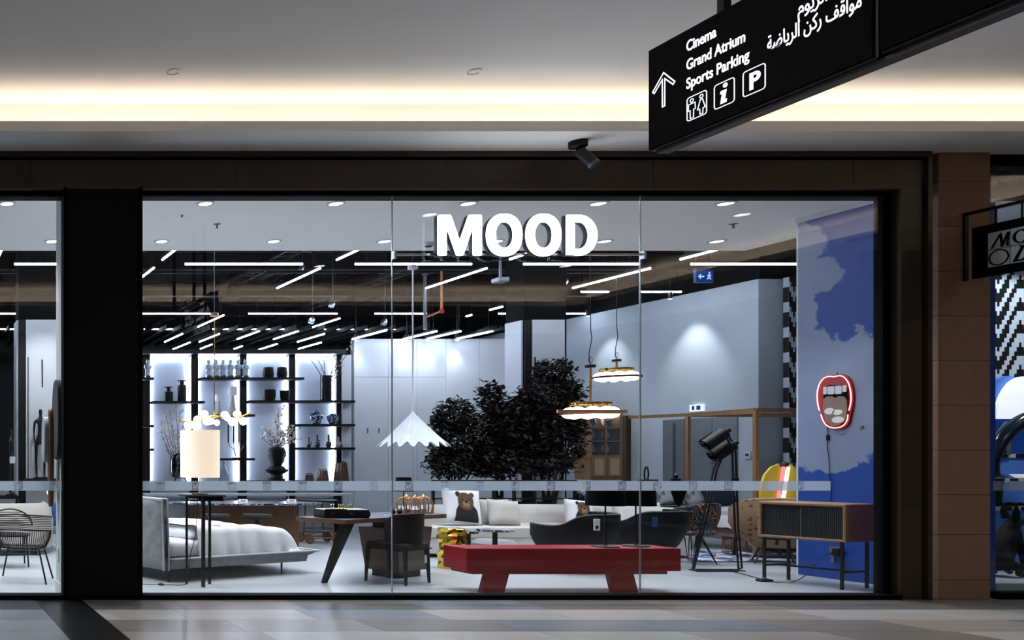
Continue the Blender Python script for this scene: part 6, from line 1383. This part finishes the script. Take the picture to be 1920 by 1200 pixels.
# cord armchair
t = thing('cord_chair', 'black metal chair with cord woven seat in the narrow window', 'chair', (PX(45, 10.0), 10.1, 0), math.radians(-20))
arc = [(.34*math.cos(a), .33*math.sin(a)) for a in [math.radians(-200+220*i/16) for i in range(17)]]
MB().tube([(x, y, .80-.05*abs(i-8)/8) for i, (x, y) in enumerate(arc)], .011, 6).build('top_rail', M_black, t, True); MB().tube([(x*.98, y*.98, .62-.03*abs(i-8)/8) for i, (x, y) in enumerate(arc)], .008, 6).build('middle_rail', M_black, t, True); MB().tube([(x*.8, y*.8, .40) for x, y in arc], .011, 6, True).build('seat_ring', M_black, t, True)
mb = MB()
for i in range(48):
    a = math.radians(-200+220*i/47); c, d = math.cos(a), math.sin(a); mb.tube([(.272*c, .264*d, .4), (.32*c, .31*d, .5), (.335*c, .325*d, .6)], .0045, 4)
for j in range(8):
    z = .635+.02*j; mb.tube([(x*(.985+.002*j), y*(.985+.002*j), z-.04*abs(i-8)/8) for i, (x, y) in enumerate(arc)], .0045, 4)
for j in range(14): x = -.24+.48*j/13; q = math.sqrt(max(0, 1-(x/.27)**2))*.26; mb.tube([(x, -q, .405), (x, q, .405)], .006, 4)
mb.build('cord_weave', M_black, t, kind='stuff')
for x, y in ((-.3, -.24), (.3, -.24), (-.28, .24), (.28, .24)): MB().tube([(x*.75, y*.75, .4), (x*1.1, y*1.1, 0)], .011, 6).build('leg', M_black, t, True)
for a, b in (((-.24, -.2), (.24, -.2)), ((-.23, .2), (.23, .2))): MB().tube([(a[0], a[1], .33), (b[0], b[1], .33)], .009, 5).build('stretcher', M_black, t)
t = thing('slat_chair', 'second dark cord chair behind the front one in the narrow window', 'chair', (PX(18, 11.3), 11.3, 0))
MB().tube([(.3*math.cos(a), 0, .55+.22*math.sin(a)) for a in [PI*i/14 for i in range(15)]], .011, 6).build('back_hoop', M_black, t, True); mb = MB()
for j in range(7): z = .56+.028*j; w_ = .3*math.sqrt(max(0, 1-((z-.55)/.22)**2)); mb.tube([(-w_, 0, z), (w_, 0, z)], .005, 4)
mb.build('cord_weave', M_black, t, kind='stuff'); MB().lathe([(.0, .42), (.27, .42), (.28, .44), (0, .45)], n=20).build('seat', M_black, t, True)
for x, y in ((-.22, 0), (.22, 0), (-.22, .4), (.22, .4)): MB().tube([(x, y*.6, .43), (x*1.15, y, 0)], .011, 6).build('leg', M_black, t)
t = thing('beige_sofa', 'rounded beige sofa back behind the chairs in the narrow window', 'sofa', (PX(35, 12.6), 12.7, 0)); pa = [(-1.0, .1), (-.5, -.02), (0, -.0), (.3, .1), (.45, .35), (.48, .7)]
MB().sweep([(p.x, p.y) for p in spline([(a, b, 0) for a, b in pa], 5)], [(-.1, .1), (.12, .1), (.14, .5), (.08, .72), (0, .77), (-.08, .7), (-.12, .4)]).build('back', mat('beige_velvet', '#a29a94', .85, var=.06), t, True, 50); MB().rbox(-1.0, .4, .1, .75, .1, .42, .05, 2).build('seat', MATS['beige_velvet'], t, True)
for x, y in ((.3, .2), (.3, .65), (-.8, .2), (-.8, .65)): MB().lathe([(.015, 0), (.02, .11)], n=8).sh(x, y, 0).build('leg', M_black, t)
t = thing('blue_armchair', 'grey armchair with blue velvet back in the narrow window', 'armchair', (PX(84, 13.4), 13.4, 0), math.radians(-25)); M_bv = mat('blue_velvet', '#20508c', .8, var=.15)
MB().rbox(-.3, .3, -.3, .3, .28, .42, .04, 2).build('seat', mat('grey_velvet', '#6b7076', .85), t, True); MB().rbox(.18, .3, -.3, .3, .40, .76, .05, 2).build('backrest', M_bv, t, True); MB().rbox(-.2, .15, -.28, .28, .41, .5, .04, 2).build('seat_cushion', M_bv, t, True)
for x, y in ((-.26, -.26), (.26, -.26), (-.26, .26), (.26, .26)): MB().tube([(x, y, .3), (x, y, 0)], .012, 6).build('leg', M_black, t)
t = thing('glow_lamp', 'small warm glowing bulb lamp behind the frosted strip in the narrow window', 'lamp', (PX(93, 13.9), 13.9, 0)); z = PZ(927, 13.9); MB().ball((0, 0, z+.03), .045, 12, 8).build('bulb', M_globe, t, True); MB().lathe([(.07, 0), (.07, .015), (.008, .02), (.008, z)], n=12).build('stem', M_brass, t, True)
